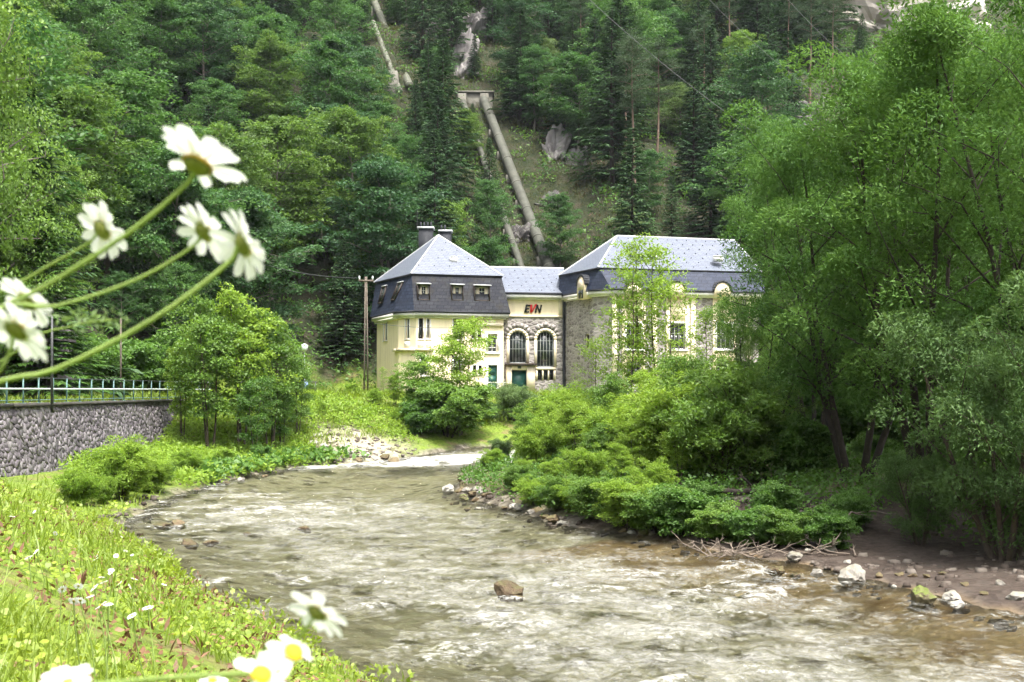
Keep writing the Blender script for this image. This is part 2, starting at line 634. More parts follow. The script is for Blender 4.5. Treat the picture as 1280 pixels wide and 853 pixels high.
def build_water():
    xs = np.arange(-22, 30, 0.13)
    ys = np.arange(-2, 76, 0.15)
    X, Y = np.meshgrid(xs, ys)
    dl = seg_dist(X, Y, LSHORE)
    dr = seg_dist(X, Y, RSHORE)
    wet = inside(X, Y, RIVER)
    s = np.where(wet, 1, -1) * np.minimum(dl, dr)
    keep = s > -0.55
    wz = water_level(X, Y)
    # flow coordinates: along roughly follows the channel
    A = X * 0.5 - Y * 0.86
    B = X * 0.86 + Y * 0.5
    wob = fbm(X / 3.1, Y / 3.1, 77, 2)
    rapid = np.exp(-((Y - 62.8 - 0.30 * X) / 3.0) ** 2)
    riff = sstep(-0.3, 0.55, fbm(A / 9.0, B / 5.0, 51, 2)) * sstep(56, 48, Y)
    riff = np.maximum(riff, 0.9 * np.exp(-(((X + 6.5) / 3.0) ** 2 + ((Y - 35) / 4.0) ** 2)))
    riff = np.maximum(riff, 0.9 * sstep(30, 22, Y + 0.2 * X) * sstep(-0.5, 0.3, wob))
    calm = np.exp(-(((X + 6.0) / 5.0) ** 2 + ((Y - 50) / 7.0) ** 2))
    riff = np.clip(riff * (1 - 0.85 * calm) + rapid, 0, 1)
    w1 = 1 - np.abs(fbm(A / 1.5 + wob, B / 2.1 + wob, 61, 3))
    w2 = fbm(A / 0.55 + 2 * wob, B / 0.8, 62, 3)
    w3 = fbm(A / 2.8, B / 3.0, 63, 2)
    amp = 0.025 + 0.09 * riff
    Z = wz + amp * (w1 * w1 - 0.45) + (0.02 + 0.06 * riff) * w2 + 0.02 * w3 + 0.10 * rapid * fbm(X / 0.8, Y / 1.2, 91, 3)
    Z = np.where(s > 0, wz + (Z - wz) * sstep(0, 0.8, s), wz - 0.02)
    mb, sel = grid_mesh('river', X, Y, Z, keep)
    me = mb.mesh('river', None, True)
    fo = np.clip(riff * (0.16 + 0.75 * (w1 * w1 - 0.5) + 0.35 * w2), 0, 1)
    fo = np.clip(fo + 0.95 * rapid * sstep(-0.55, 0.35, fbm(X / 0.9, Y / 1.6, 92, 3)), 0, 1)
    set_attr(me, 'foam', fo.ravel()[sel])
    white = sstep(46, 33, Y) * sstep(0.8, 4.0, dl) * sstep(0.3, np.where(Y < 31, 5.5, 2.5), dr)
    set_attr(me, 'glare_aeration', np.clip(0.75 * white + 0.35 * riff + rapid, 0, 1).ravel()[sel])  # sky glare painted as pale diffuse colour, plus aeration in riffles and rapids
    t = NT('river_water')
    co = t.coord()
    mp = t.n('Mapping')
    mp.inputs['Rotation'].default_value = (0, 0, 0.53)
    mp.inputs['Scale'].default_value = (1.0, 1.0, 1.0)
    t.l(co, mp.inputs[0])
    nf = t.noise(1.9, 6, 0.66, mp.outputs[0], 0.8)
    ng = t.noise(6.5, 5, 0.72, mp.outputs[0], 0.6)
    nk = t.noise(15.0, 4, 0.65, mp.outputs[0], 0.3)
    nh = t.noise(0.75, 3, 0.55, mp.outputs[0], 0.5)
    bmp = t.bump(t.math('ADD', t.math('ADD', nf, t.math('MULTIPLY', nh, 0.5)), t.math('MULTIPLY', ng, 0.85)), 1.0, 0.36)
    fr = t.n('Fresnel')
    fr.inputs['IOR'].default_value = 1.33
    t.l(bmp, fr.inputs['Normal'])
    tp = t.n('BsdfTransparent')
    tp.inputs[0].default_value = (0.96, 0.97, 0.86, 1)
    gl = t.n('BsdfGlossy')
    gl.inputs['Roughness'].default_value = 0.06
    t.l(bmp, gl.inputs['Normal'])
    m1 = t.n('MixShader')
    t.l(fr.outputs[0], m1.inputs[0])
    t.l(tp.outputs[0], m1.inputs[1])
    t.l(gl.outputs[0], m1.inputs[2])
    fm = t.math('ADD', t.attr('foam'), t.math('MULTIPLY', t.math('SUBTRACT', ng, 0.5), 1.6))
    fm = t.math('ADD', fm, t.math('MULTIPLY', t.math('SUBTRACT', nf, 0.5), 1.2))
    fm = t.math('ADD', fm, t.math('MULTIPLY', t.math('SUBTRACT', nk, 0.5), 0.9))
    mr = t.n('MapRange')
    mr.inputs['From Min'].default_value = 0.34
    mr.inputs['From Max'].default_value = 0.72
    t.l(fm, mr.inputs['Value'])
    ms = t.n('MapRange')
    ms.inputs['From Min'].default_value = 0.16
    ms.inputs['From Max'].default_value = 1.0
    t.l(t.math('ADD', t.math('ADD', t.math('MULTIPLY', t.attr('glare_aeration'), 0.52), t.math('MULTIPLY', t.math('SUBTRACT', nh, 0.5), 1.5)), t.math('ADD', t.math('MULTIPLY', t.math('SUBTRACT', nf, 0.5), 1.5), t.math('MULTIPLY', t.math('SUBTRACT', ng, 0.5), 1.9))), ms.inputs['Value'])
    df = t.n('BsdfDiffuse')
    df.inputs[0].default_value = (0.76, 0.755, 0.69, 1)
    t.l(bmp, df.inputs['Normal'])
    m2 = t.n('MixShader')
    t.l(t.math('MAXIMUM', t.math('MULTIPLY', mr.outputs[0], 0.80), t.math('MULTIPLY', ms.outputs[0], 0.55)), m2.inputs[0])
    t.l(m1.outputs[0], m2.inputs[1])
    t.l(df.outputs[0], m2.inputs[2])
    t.l(m2.outputs[0], t.out.inputs[0])
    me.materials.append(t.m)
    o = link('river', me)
    o['kind'] = 'structure'
    o['label'] = 'shallow clear mountain river with foaming riffles'


build_land()
build_water()

# ------------------------------------------------------------------ stone retaining wall with railing


def stone_mat(name, cols, scale=2.0, bump=0.6, rough=0.9):
    t = NT(name)
    co = t.coord()
    oi = t.n('ObjectInfo').outputs['Random']
    nz = t.noise(scale, 6, 0.65, co)
    f = t.math('ADD', t.math('MULTIPLY', t.attr('rnd'), 0.55), t.math('MULTIPLY', nz, 0.45))
    c = t.ramp(f, cols)
    t.principled(c, rough, t.bump(t.noise(scale * 6, 5, 0.65, co), bump, 0.04), 0, 0.25)
    return t.m


stone_mat('wall_stone', [(0.15, (0.092, 0.080, 0.090)), (0.42, (0.145, 0.130, 0.142)), (0.70, (0.205, 0.188, 0.200)), (0.95, (0.34, 0.32, 0.325))], 5.0)
plain('mortar', (0.10, 0.092, 0.092), 0.95, 0.3, 3.0, 0.4)
plain('dark_coping', (0.055, 0.052, 0.045), 0.9, 0.4, 2.0, 0.4)
plain('teal_paint', (0.13, 0.235, 0.225), 0.5, 0.2, 8.0)
plain('pale_rail_paint', (0.62, 0.68, 0.66), 0.5, 0.12, 8.0)
plain('dark_metal', (0.045, 0.048, 0.048), 0.5, 0.3, 8.0)
plain('grey_metal', (0.35, 0.37, 0.37), 0.45, 0.15, 8.0)
plain('concrete', (0.42, 0.40, 0.37), 0.9, 0.2, 1.5, 0.3)


def build_wall():
    rng = RS_(4)
    root = thing('stone_retaining_wall', 'rough grey stone retaining wall below the teal railing beside the river', 'wall', (WALL[1][0], WALL[1][1], 0))
    off = np.array([WALL[1][0], WALL[1][1], 0.0])
    ztop = 3.36
    core = MB()
    cop = MB()
    stones = []
    batter = 0.16
    for (a, b) in zip(WALL[:-1], WALL[1:]):
        d = b - a
        L = np.hypot(*d)
        d = d / L
        n = np.array([d[1], -d[0]])          # towards the river
        for (m_, w0, w1, z0, z1, bt) in ((core, -0.75, 0.0, -0.3, ztop, batter), (cop, -0.8, 0.13, ztop, ztop + 0.13, 0)):
            c = []
            for z in (z0, z1):
                e = bt * (z1 - z)
                for (aa, ww) in ((0, w1 + e), (L, w1 + e), (L, w0), (0, w0)):
                    p = a + d * aa + n * ww
                    c.append((p[0] - off[0], p[1] - off[1], z))
            m_.hexa(c)
        # rubble: irregular cells, each a stone of its own
        dx, dz = 0.25, 0.17
        nx_, nz_ = int(L / dx) + 1, int((ztop + 0.15) / dz) + 1
        gx_ = (np.arange(nx_)[None, :] + 0.5 + 0.5 * (np.arange(nz_)[:, None] % 2) + rng.uniform(-0.42, 0.42, (nz_, nx_))) * dx
        gz_ = -0.15 + (np.arange(nz_)[:, None] + 0.5 + rng.uniform(-0.40, 0.40, (nz_, nx_))) * dz
        live = rng.rand(nz_, nx_) > 0.24
        for jz in range(nz_):
            for jx in range(nx_):
                if not live[jz, jx]:
                    continue
                cx, cz = gx_[jz, jx], gz_[jz, jx]
                poly = [(max(0, cx - 0.6), max(-0.15, cz - 0.5)), (min(L, cx + 0.6), max(-0.15, cz - 0.5)), (min(L, cx + 0.6), min(ztop, cz + 0.5)), (max(0, cx - 0.6), min(ztop, cz + 0.5))]
                for kz in range(max(0, jz - 2), min(nz_, jz + 3)):
                    for kx in range(max(0, jx - 2), min(nx_, jx + 3)):
                        if (kz, kx) == (jz, jx) or not live[kz, kx]:
                            continue
                        ex, ez = gx_[kz, kx] - cx, gz_[kz, kx] - cz
                        lim = (ex * ex + ez * ez) / 2 - 0.007 * math.hypot(ex, ez)
                        new = []
                        for i in range(len(poly)):
                            p, q = poly[i], poly[(i + 1) % len(poly)]
                            fp = (p[0] - cx) * ex + (p[1] - cz) * ez - lim
                            fq = (q[0] - cx) * ex + (q[1] - cz) * ez - lim
                            if fp <= 0:
                                new.append(p)
                            if fp * fq < 0:
                                t = fp / (fp - fq)
                                new.append((p[0] + (q[0] - p[0]) * t, p[1] + (q[1] - p[1]) * t))
                        poly = new
                        if len(poly) < 3:
                            break
                    if len(poly) < 3:
                        break
                if len(poly) < 3:
                    continue
                P = np.array(poly)
                area = 0.5 * abs(np.dot(P[:, 0], np.roll(P[:, 1], -1)) - np.dot(P[:, 1], np.roll(P[:, 0], -1)))
                if area < 0.004:
                    continue
                m = P.mean(axis=0)
                depth = rng.uniform(0.02, 0.060)
                def W(Q, o):
                    o = np.broadcast_to(o, (len(Q),))
                    e = batter * (ztop - Q[:, 1])
                    x = a[0] + d[0] * Q[:, 0] + n[0] * (e + o) - off[0]
                    y = a[1] + d[1] * Q[:, 0] + n[1] * (e + o) - off[1]
                    return np.stack([x, y, Q[:, 1]], axis=1)
                k_ = len(P)
                tl = rng.normal(size=2) * 0.10
                fr = m + (P - m) * rng.uniform(0.78, 0.92)
                V = np.vstack([W(P, -0.06), W(P, depth * 0.45), W(fr, depth + (fr - m) @ tl)])
                F_ = []
                for i in range(k_):
                    j = (i + 1) % k_
                    F_ += [[i, j, k_ + j, k_ + i], [k_ + i, k_ + j, 2 * k_ + j, 2 * k_ + i]]
                T_ = [[2 * k_, 2 * k_ + i, 2 * k_ + i + 1] for i in range(1, k_ - 1)]
                cy_ = a[1] + d[1] * m[0]
                u = 640 + (a[0] + d[0] * m[0]) / cy_ * FPX
                size = area / cy_ ** 2 * (1.0 if (u > -20 and m[1] > 0.6) else 0.01)
                stones.append((size, V, (F_, T_), rng.rand()))
    part('core', core, 'mortar', root)
    part('coping', cop, 'dark_coping', root)
    stones.sort(key=lambda q: -q[0])
    rest = MB()
    for i, (size, V, Q, a) in enumerate(stones):
        if i < 300:
            m = V.mean(axis=0)
            mb = MB().add(V - m, Q[0], Q[1], a=a)
            o = link('stone', mb.mesh('stone', 'wall_stone'), root, m)
        else:
            rest.add(V, Q[0], Q[1], a=a)
    part('stonework', rest, 'wall_stone', root, kind='stuff')
    # railing
    r = thing('railing', 'teal metal railing with pale middle rail on top of the stone wall', 'railing', (WALL[1][0], WALL[1][1], ztop + 0.13))
    step = 1.45
    zb = 0.0
    for k, (a, b) in enumerate(zip(WALL[:-1], WALL[1:])):
        d = b - a
        L = np.hypot(*d)
        d = d / L
        n = np.array([d[1], -d[0]])
        nn = int(L / step)
        for i in range(nn + (1 if k == 2 else 0)):
            p = a + d * (L * i / nn) - n * 0.15 - off[:2]
            mb = MB()
            mb.box(-0.026, 0.026, -0.026, 0.026, 0, 1.02)
            mb.box(-0.08, 0.08, -0.08, 0.08, 0, 0.02)
            link('post', mb.mesh('post', 'teal_paint'), r, (p[0], p[1], 0))
        for (z, rad, mt, nm) in ((1.0, 0.022, 'dark_metal', 'top_rail'), (0.56, 0.04, 'pale_rail_paint', 'middle_rail'), (0.12, 0.018, 'teal_paint', 'bottom_rail')):
            if k == 2 and nm == 'top_rail':
                mt = 'pale_rail_paint'
            p0 = a - n * 0.15 - off[:2]
            p1 = b - n * 0.15 - off[:2]
            part(nm, MB().tube([(p0[0], p0[1], z), ((p0[0] + p1[0]) / 2, (p0[1] + p1[1]) / 2, z), (p1[0], p1[1], z)], rad, 6), mt, r)


build_wall()

# ------------------------------------------------------------------ power station


def masonry(name, cols, scale, mort):
    t = NT(name)
    co = t.coord()
    mp = t.n('Mapping')
    mp.inputs['Scale'].default_value = (scale * 0.7, scale * 0.7, scale * 1.25)
    t.l(co, mp.inputs[0])
    v = t.n('TexVoronoi')
    v.inputs['Scale'].default_value = 1.0
    t.l(mp.outputs[0], v.inputs['Vector'])
    ve = t.n('TexVoronoi', feature='DISTANCE_TO_EDGE')
    ve.inputs['Scale'].default_value = 1.0
    t.l(mp.outputs[0], ve.inputs['Vector'])
    c = t.ramp(v.outputs['Color'], cols)
    c = t.mix(t.math('MULTIPLY', t.noise(9.0, 5, 0.6, co), 0.4), c, (0.20, 0.18, 0.16))
    edge = t.ramp(ve.outputs['Distance'], [(0.02, (1, 1, 1)), (0.10, (0, 0, 0))])
    c = t.mix(edge, c, mort)
    t.principled(c, 0.9, t.bump(ve.outputs['Distance'], 0.8, 0.12), 0, 0.2)


masonry('hall_masonry', [(0.1, (0.150, 0.132, 0.130)), (0.5, (0.27, 0.245, 0.24)), (0.9, (0.42, 0.39, 0.37))], 3.4, (0.36, 0.335, 0.31))


def render_paint(name, col, stain):
    t = NT(name)
    co = t.coord()
    n1 = t.noise(0.7, 6, 0.6, co)
    mp = t.n('Mapping')
    mp.inputs['Scale'].default_value = (2.2, 2.2, 0.25)
    t.l(co, mp.inputs[0])
    n2 = t.noise(1.6, 5, 0.65, mp.outputs[0])
    c = t.mix(t.ramp(n2, [(0.45, (0, 0, 0)), (0.80, (0.85, 0.85, 0.85))]), col, stain)
    c = t.mix(t.ramp(n1, [(0.4, (0, 0, 0)), (0.8, (0.3, 0.3, 0.3))]), c, stain)
    t.principled(c, 0.85, t.bump(t.noise(22, 3, 0.5, co), 0.15, 0.01), 0, 0.25)


render_paint('yellow_render', (0.88, 0.76, 0.54), (0.66, 0.55, 0.38))
render_paint('cream_trim', (0.72, 0.63, 0.47), (0.56, 0.48, 0.36))
render_paint('white_trim', (0.84, 0.83, 0.81), (0.70, 0.67, 0.62))


def slate(name, c0, c1, moss, rough, sc=(1.0, 1.0), spec=0.45):
    t = NT(name)
    co = t.coord()
    sp = t.n('SeparateXYZ')
    t.l(co, sp.inputs[0])
    cb = t.n('CombineXYZ')
    t.l(t.math('SUBTRACT', t.math('MULTIPLY', sp.outputs[0], 0.95), t.math('MULTIPLY', sp.outputs[1], 0.55)), cb.inputs[0])
    t.l(sp.outputs[2], cb.inputs[1])
    b = t.n('TexBrick')
    t.l(cb.outputs[0], b.inputs['Vector'])
    b.inputs['Color1'].default_value = rgba(c0)
    b.inputs['Color2'].default_value = rgba(c1)
    b.inputs['Mortar'].default_value = rgba(tuple(x * 0.35 for x in c0))
    b.inputs['Scale'].default_value = 1.0
    b.inputs['Brick Width'].default_value = 0.42 * sc[0]
    b.inputs['Row Height'].default_value = 0.26 * sc[1]
    b.inputs['Mortar Size'].default_value = 0.026
    b.inputs['Mortar Smooth'].default_value = 0.3
    b.inputs['Bias'].default_value = 0.0
    n1 = t.noise(0.9, 6, 0.65, co)
    c = t.mix(t.ramp(n1, [(0.50, (0, 0, 0)), (0.72, (0.75, 0.75, 0.75))]), b.outputs[0], moss)
    c = t.mix(0.35, c, t.ramp(t.noise(6.0, 4, 0.6, co), [(0.3, tuple(x * 0.7 for x in c0)), (0.7, tuple(x * 1.25 for x in c1))]))
    t.principled(c, rough, t.bump(b.outputs['Fac'], -0.6, 0.03), 0, spec)


slate('roof_slate', (0.115, 0.132, 0.172), (0.160, 0.178, 0.220), (0.140, 0.15, 0.170), 0.42, (1.0, 0.55))
slate('mansard_slate', (0.016, 0.022, 0.042), (0.042, 0.052, 0.084), (0.032, 0.034, 0.042), 0.6, (1.0, 1.0), 0.2)
slate('mansard_slate_mossy', (0.018, 0.020, 0.030), (0.044, 0.046, 0.054), (0.056, 0.048, 0.026), 0.7, (1.0, 1.0), 0.15)
plain('black_metal', (0.020, 0.022, 0.028), 0.75, 0.25, 3.0)
plain('dark_brown_wood', (0.045, 0.034, 0.028), 0.7, 0.3, 4.0)
plain('white_paint', (0.72, 0.72, 0.70), 0.5, 0.1, 4.0)
plain('shade_board', (0.46, 0.47, 0.48), 0.5, 0.15, 4.0)
plain('green_door_paint', (0.020, 0.085, 0.070), 0.4, 0.25, 3.0)
plain('curtain_cloth', (0.62, 0.54, 0.42), 0.9, 0.15, 6.0)
plain('sign_black', (0.020, 0.020, 0.020), 0.4, 0.1, 4.0)
plain('sign_red', (0.60, 0.030, 0.028), 0.4, 0.1, 4.0)
plain('interior_dark', (0.020, 0.022, 0.022), 0.9, 0.3, 1.0)


def glass_mat(name, col):
    t = NT(name)
    n1 = t.noise(0.8, 3, 0.5, t.coord())
    c = t.ramp(n1, [(0.3, tuple(x * 0.5 for x in col)), (0.7, tuple(x * 1.6 for x in col))])
    t.principled(c, 0.06, None, 0, 0.6)


plain('window_iron', (0.26, 0.28, 0.27), 0.5, 0.2, 5.0)
glass_mat('window_glass', (0.020, 0.026, 0.026))


class Facade:
    def __init__(self, p0, p1):
        self.p0 = np.array(p0, float)
        d = np.array(p1, float) - self.p0
        self.L = float(np.hypot(*d))
        self.d = d / self.L
        self.n = np.array([self.d[1], -self.d[0]])

    def pt(self, a, z, o=0.0):
        p = self.p0 + self.d * a + self.n * o
        return (p[0], p[1], z)

    def a(self, u):
        k = (u - 640) / FPX
        return (k * self.p0[1] - self.p0[0]) / (self.d[0] - k * self.d[1])

    def z(self, u, v):
        y = self.p0[1] + self.d[1] * self.a(u)
        return CAM_Z + (HOR - v) / FPX * y

    def rect(self, u0, u1, v0, v1):
        um = (u0 + u1) / 2
        return (self.a(u0), self.a(u1), self.z(um, v1), self.z(um, v0))

    def box(self, mb, a0, a1, z0, z1, o0, o1):
        return mb.hexa([self.pt(a0, z0, o1), self.pt(a1, z0, o1), self.pt(a1, z0, o0), self.pt(a0, z0, o0), self.pt(a0, z1, o1), self.pt(a1, z1, o1), self.pt(a1, z1, o0), self.pt(a0, z1, o0)])

    def wall(self, mb, a0, a1, z0, z1, holes, rev=0.24):
        """wall sheet with rectangular openings and their reveals; hole = (a0, a1, z0, z1, arch?)"""
        A = sorted({a0, a1, *[h[0] for h in holes], *[h[1] for h in holes]})
        Z = sorted({z0, z1, *[h[2] for h in holes], *[h[3] for h in holes]})
        for i in range(len(A) - 1):
            for j in range(len(Z) - 1):
                am, zm = (A[i] + A[i + 1]) / 2, (Z[j] + Z[j + 1]) / 2
                if any(h[0] < am < h[1] and h[2] < zm < h[3] for h in holes):
                    continue
                mb.add([self.pt(A[i], Z[j]), self.pt(A[i + 1], Z[j]), self.pt(A[i + 1], Z[j + 1]), self.pt(A[i], Z[j + 1])], [[0, 1, 2, 3]])
        for h in holes:
            ha, hb, hc, hd = h[:4]
            arch = len(h) > 4 and h[4]
            if not arch:
                ring = [(ha, hc), (hb, hc), (hb, hd), (ha, hd)]
            else:
                r = (hb - ha) / 2
                cz = hd - r
                arc = [((ha + hb) / 2 + r * math.cos(t), cz + r * math.sin(t)) for t in np.linspace(0, math.pi, 13)]
                ring = [(ha, hc), (hb, hc)] + arc
                # spandrels between arch and its square head
                half = len(arc) // 2
                for k in range(half):
                    mb.add([self.pt(*arc[k]), self.pt(*arc[k + 1]), self.pt(hb, hd), ], None, [[0, 2, 1]])
                    q = arc[-1 - k]
                    q2 = arc[-2 - k]
                    mb.add([self.pt(*q), self.pt(*q2), self.pt(ha, hd)], None, [[0, 1, 2]])
            m = len(ring)
            for k in range(m):
                p, q = ring[k], ring[(k + 1) % m]
                mb.add([self.pt(*p), self.pt(*q), self.pt(q[0], q[1], -rev), self.pt(p[0], p[1], -rev)], [[0, 1, 2, 3]])


def window(root, F, r, nx=2, rows=(), frame='white_paint', arch=False, rev=0.20, fw=0.07, bars=0, curtain=False, name='window'):
    """a window set in the reveal: frame part, pane parts, mullions"""
    a0, a1, z0, z1 = r
    w2 = MB()
    o0, o1 = -rev + 0.0, -rev + 0.06
    F.box(w2, a0, a0 + fw, z0, z1 if not arch else z1 - (a1 - a0) / 2, o0, o1)
    F.box(w2, a1 - fw, a1, z0, z1 if not arch else z1 - (a1 - a0) / 2, o0, o1)
    F.box(w2, a0 + fw, a1 - fw, z0, z0 + fw, o0, o1)
    top = z1
    cz = z1
    if arch:
        rr = (a1 - a0) / 2
        cz = z1 - rr
        am = (a0 + a1) / 2
        ts = np.linspace(0, math.pi, 13)
        for t0, t1 in zip(ts[:-1], ts[1:]):
            p = [(am + q * math.cos(t), cz + q * math.sin(t)) for t in (t0, t1) for q in (rr, rr - fw)]
            w2.hexa([F.pt(*p[0], o1), F.pt(*p[1], o1), F.pt(*p[1], o0), F.pt(*p[0], o0), F.pt(*p[2], o1), F.pt(*p[3], o1), F.pt(*p[3], o0), F.pt(*p[2], o0)])
    else:
        F.box(w2, a0 + fw, a1 - fw, z1 - fw, z1, o0, o1)
    me = w2.mesh('frame', frame)
    w = link(name, me, root)
    edges = [a0 + fw + (a1 - a0 - 2 * fw) * i / nx for i in range(nx + 1)]
    mm = fw * 0.45
    mul = MB()
    for e in edges[1:-1]:
        tz = z1 - fw
        if arch:
            rr = (a1 - a0) / 2
            x = e - (a0 + a1) / 2
            tz = cz + math.sqrt(max(0.0, (rr - fw * 0.5) ** 2 - x * x))
        F.box(mul, e - mm / 2, e + mm / 2, z0 + fw, tz, o0 - 0.004, o1 - 0.012)
    for q in rows:
        zz = z0 + (z1 - z0) * q
        F.box(mul, a0 + fw, a1 - fw, zz - mm / 2, zz + mm / 2, o0 - 0.008, o1 - 0.016)
    if mul.n:
        part('mullion', mul, frame, w)
    # panes
    zr = [z0 + fw] + [z0 + (z1 - z0) * q for q in rows] + [z1 - fw]
    po = -rev + 0.015
    if arch:
        rr = (a1 - a0) / 2 - fw * 0.5
        am = (a0 + a1) / 2
        ring = [(a0 + fw * 0.5, z0 + fw * 0.5), (a1 - fw * 0.5, z0 + fw * 0.5)] + [(am + rr * math.cos(t), cz + rr * math.sin(t)) for t in np.linspace(0, math.pi, 13)]
        part('pane', MB().prism([F.pt(p[0], p[1], po) for p in ring], (-F.n[0] * 0.02, -F.n[1] * 0.02, 0)), 'window_glass', w)
    else:
        for i in range(nx):
            for j in range(len(zr) - 1):
                mb = MB()
                F.box(mb, edges[i] - 0.006, edges[i + 1] + 0.006, zr[j] - 0.006, zr[j + 1] + 0.006, po - 0.01 - 0.001 * i - 0.002 * j, po - 0.001 * i - 0.002 * j)
                part('pane', mb, 'window_glass', w)
    if bars:
        bb = MB()
        for i in range(bars):
            e = a0 + (a1 - a0) * (i + 0.5) / bars
            bb.tube([F.pt(e, z0 + 0.02, -0.07), F.pt(e, (z0 + z1) / 2, -0.07), F.pt(e, z1 - 0.03, -0.07)], 0.02, 5)
        part('window_bar', bb, 'dark_metal', w)
    if curtain:
        cc = MB()
        wd = (a1 - a0) * 0.26
        F.box(cc, a0 + fw, a0 + fw + wd, z0 + fw, z1 - fw, o1 + 0.004, o1 + 0.014)
        F.box(cc, a1 - fw - wd, a1 - fw, z0 + fw, z1 - fw, o1 + 0.004, o1 + 0.014)
        part('curtain', cc, 'curtain_cloth', w)
    return w


def pl(u, d):
    return ((u - 640) / FPX * d, d)


def ring_band(mb, poly, z0, z1, out0, out1):
    """a band that follows an open plan line (list of xy, left to right seen from outside), mitred"""
    P = np.array(poly, float)
    n = []
    for a, b in zip(P[:-1], P[1:]):
        d = (b - a) / np.hypot(*(b - a))
        n.append(np.array([d[1], -d[0]]))
    m = [n[0]] + [(p + q) / (1 + p @ q) for p, q in zip(n[:-1], n[1:])] + [n[-1]]
    for i in range(len(P) - 1):
        c = []
        for z in (z0, z1):
            for (j, o) in ((i, out1), (i + 1, out1), (i + 1, out0), (i, out0)):
                q = P[j] + m[j] * o
                c.append((q[0], q[1], z))
        mb.hexa(c)
    return [P[i] + m[i] * out1 for i in range(len(P))]


def face(mb, *pts):
    p = [tuple(q) for q in pts]
    if len(p) == 4:
        mb.add(p, [[0, 1, 2, 3]])
    else:
        mb.add(p, None, [[0, 1, 2]])


def snow_hooks(root, mb, A, B, T, nrow=6):
    """small snow hooks on a roof plane A-B (eave) .. T (towards the ridge)"""
    A, B, T = map(np.array, (A, B, T))
    for j in range(1, nrow):
        f = j / nrow
        L = np.linalg.norm(B - A)
        k = int(L / 1.1)
        for i in range(k):
            g = (i + (0.5 if j % 2 else 0.0) + 0.25) / k
            if g > 1 - f * 0.5 or g < f * 0.5:
                continue
            p = A + (B - A) * g + (T - A) * f - (T - A) * 0
            q = A + (B - A) * g
            p = q + ((T) - (A + B) / 2) * f
            mb.box(p[0] - 0.03, p[0] + 0.03, p[1] - 0.05, p[1] + 0.05, p[2] - 0.01, p[2] + 0.05)


GZ = 2.6     # walls start a little under the ground


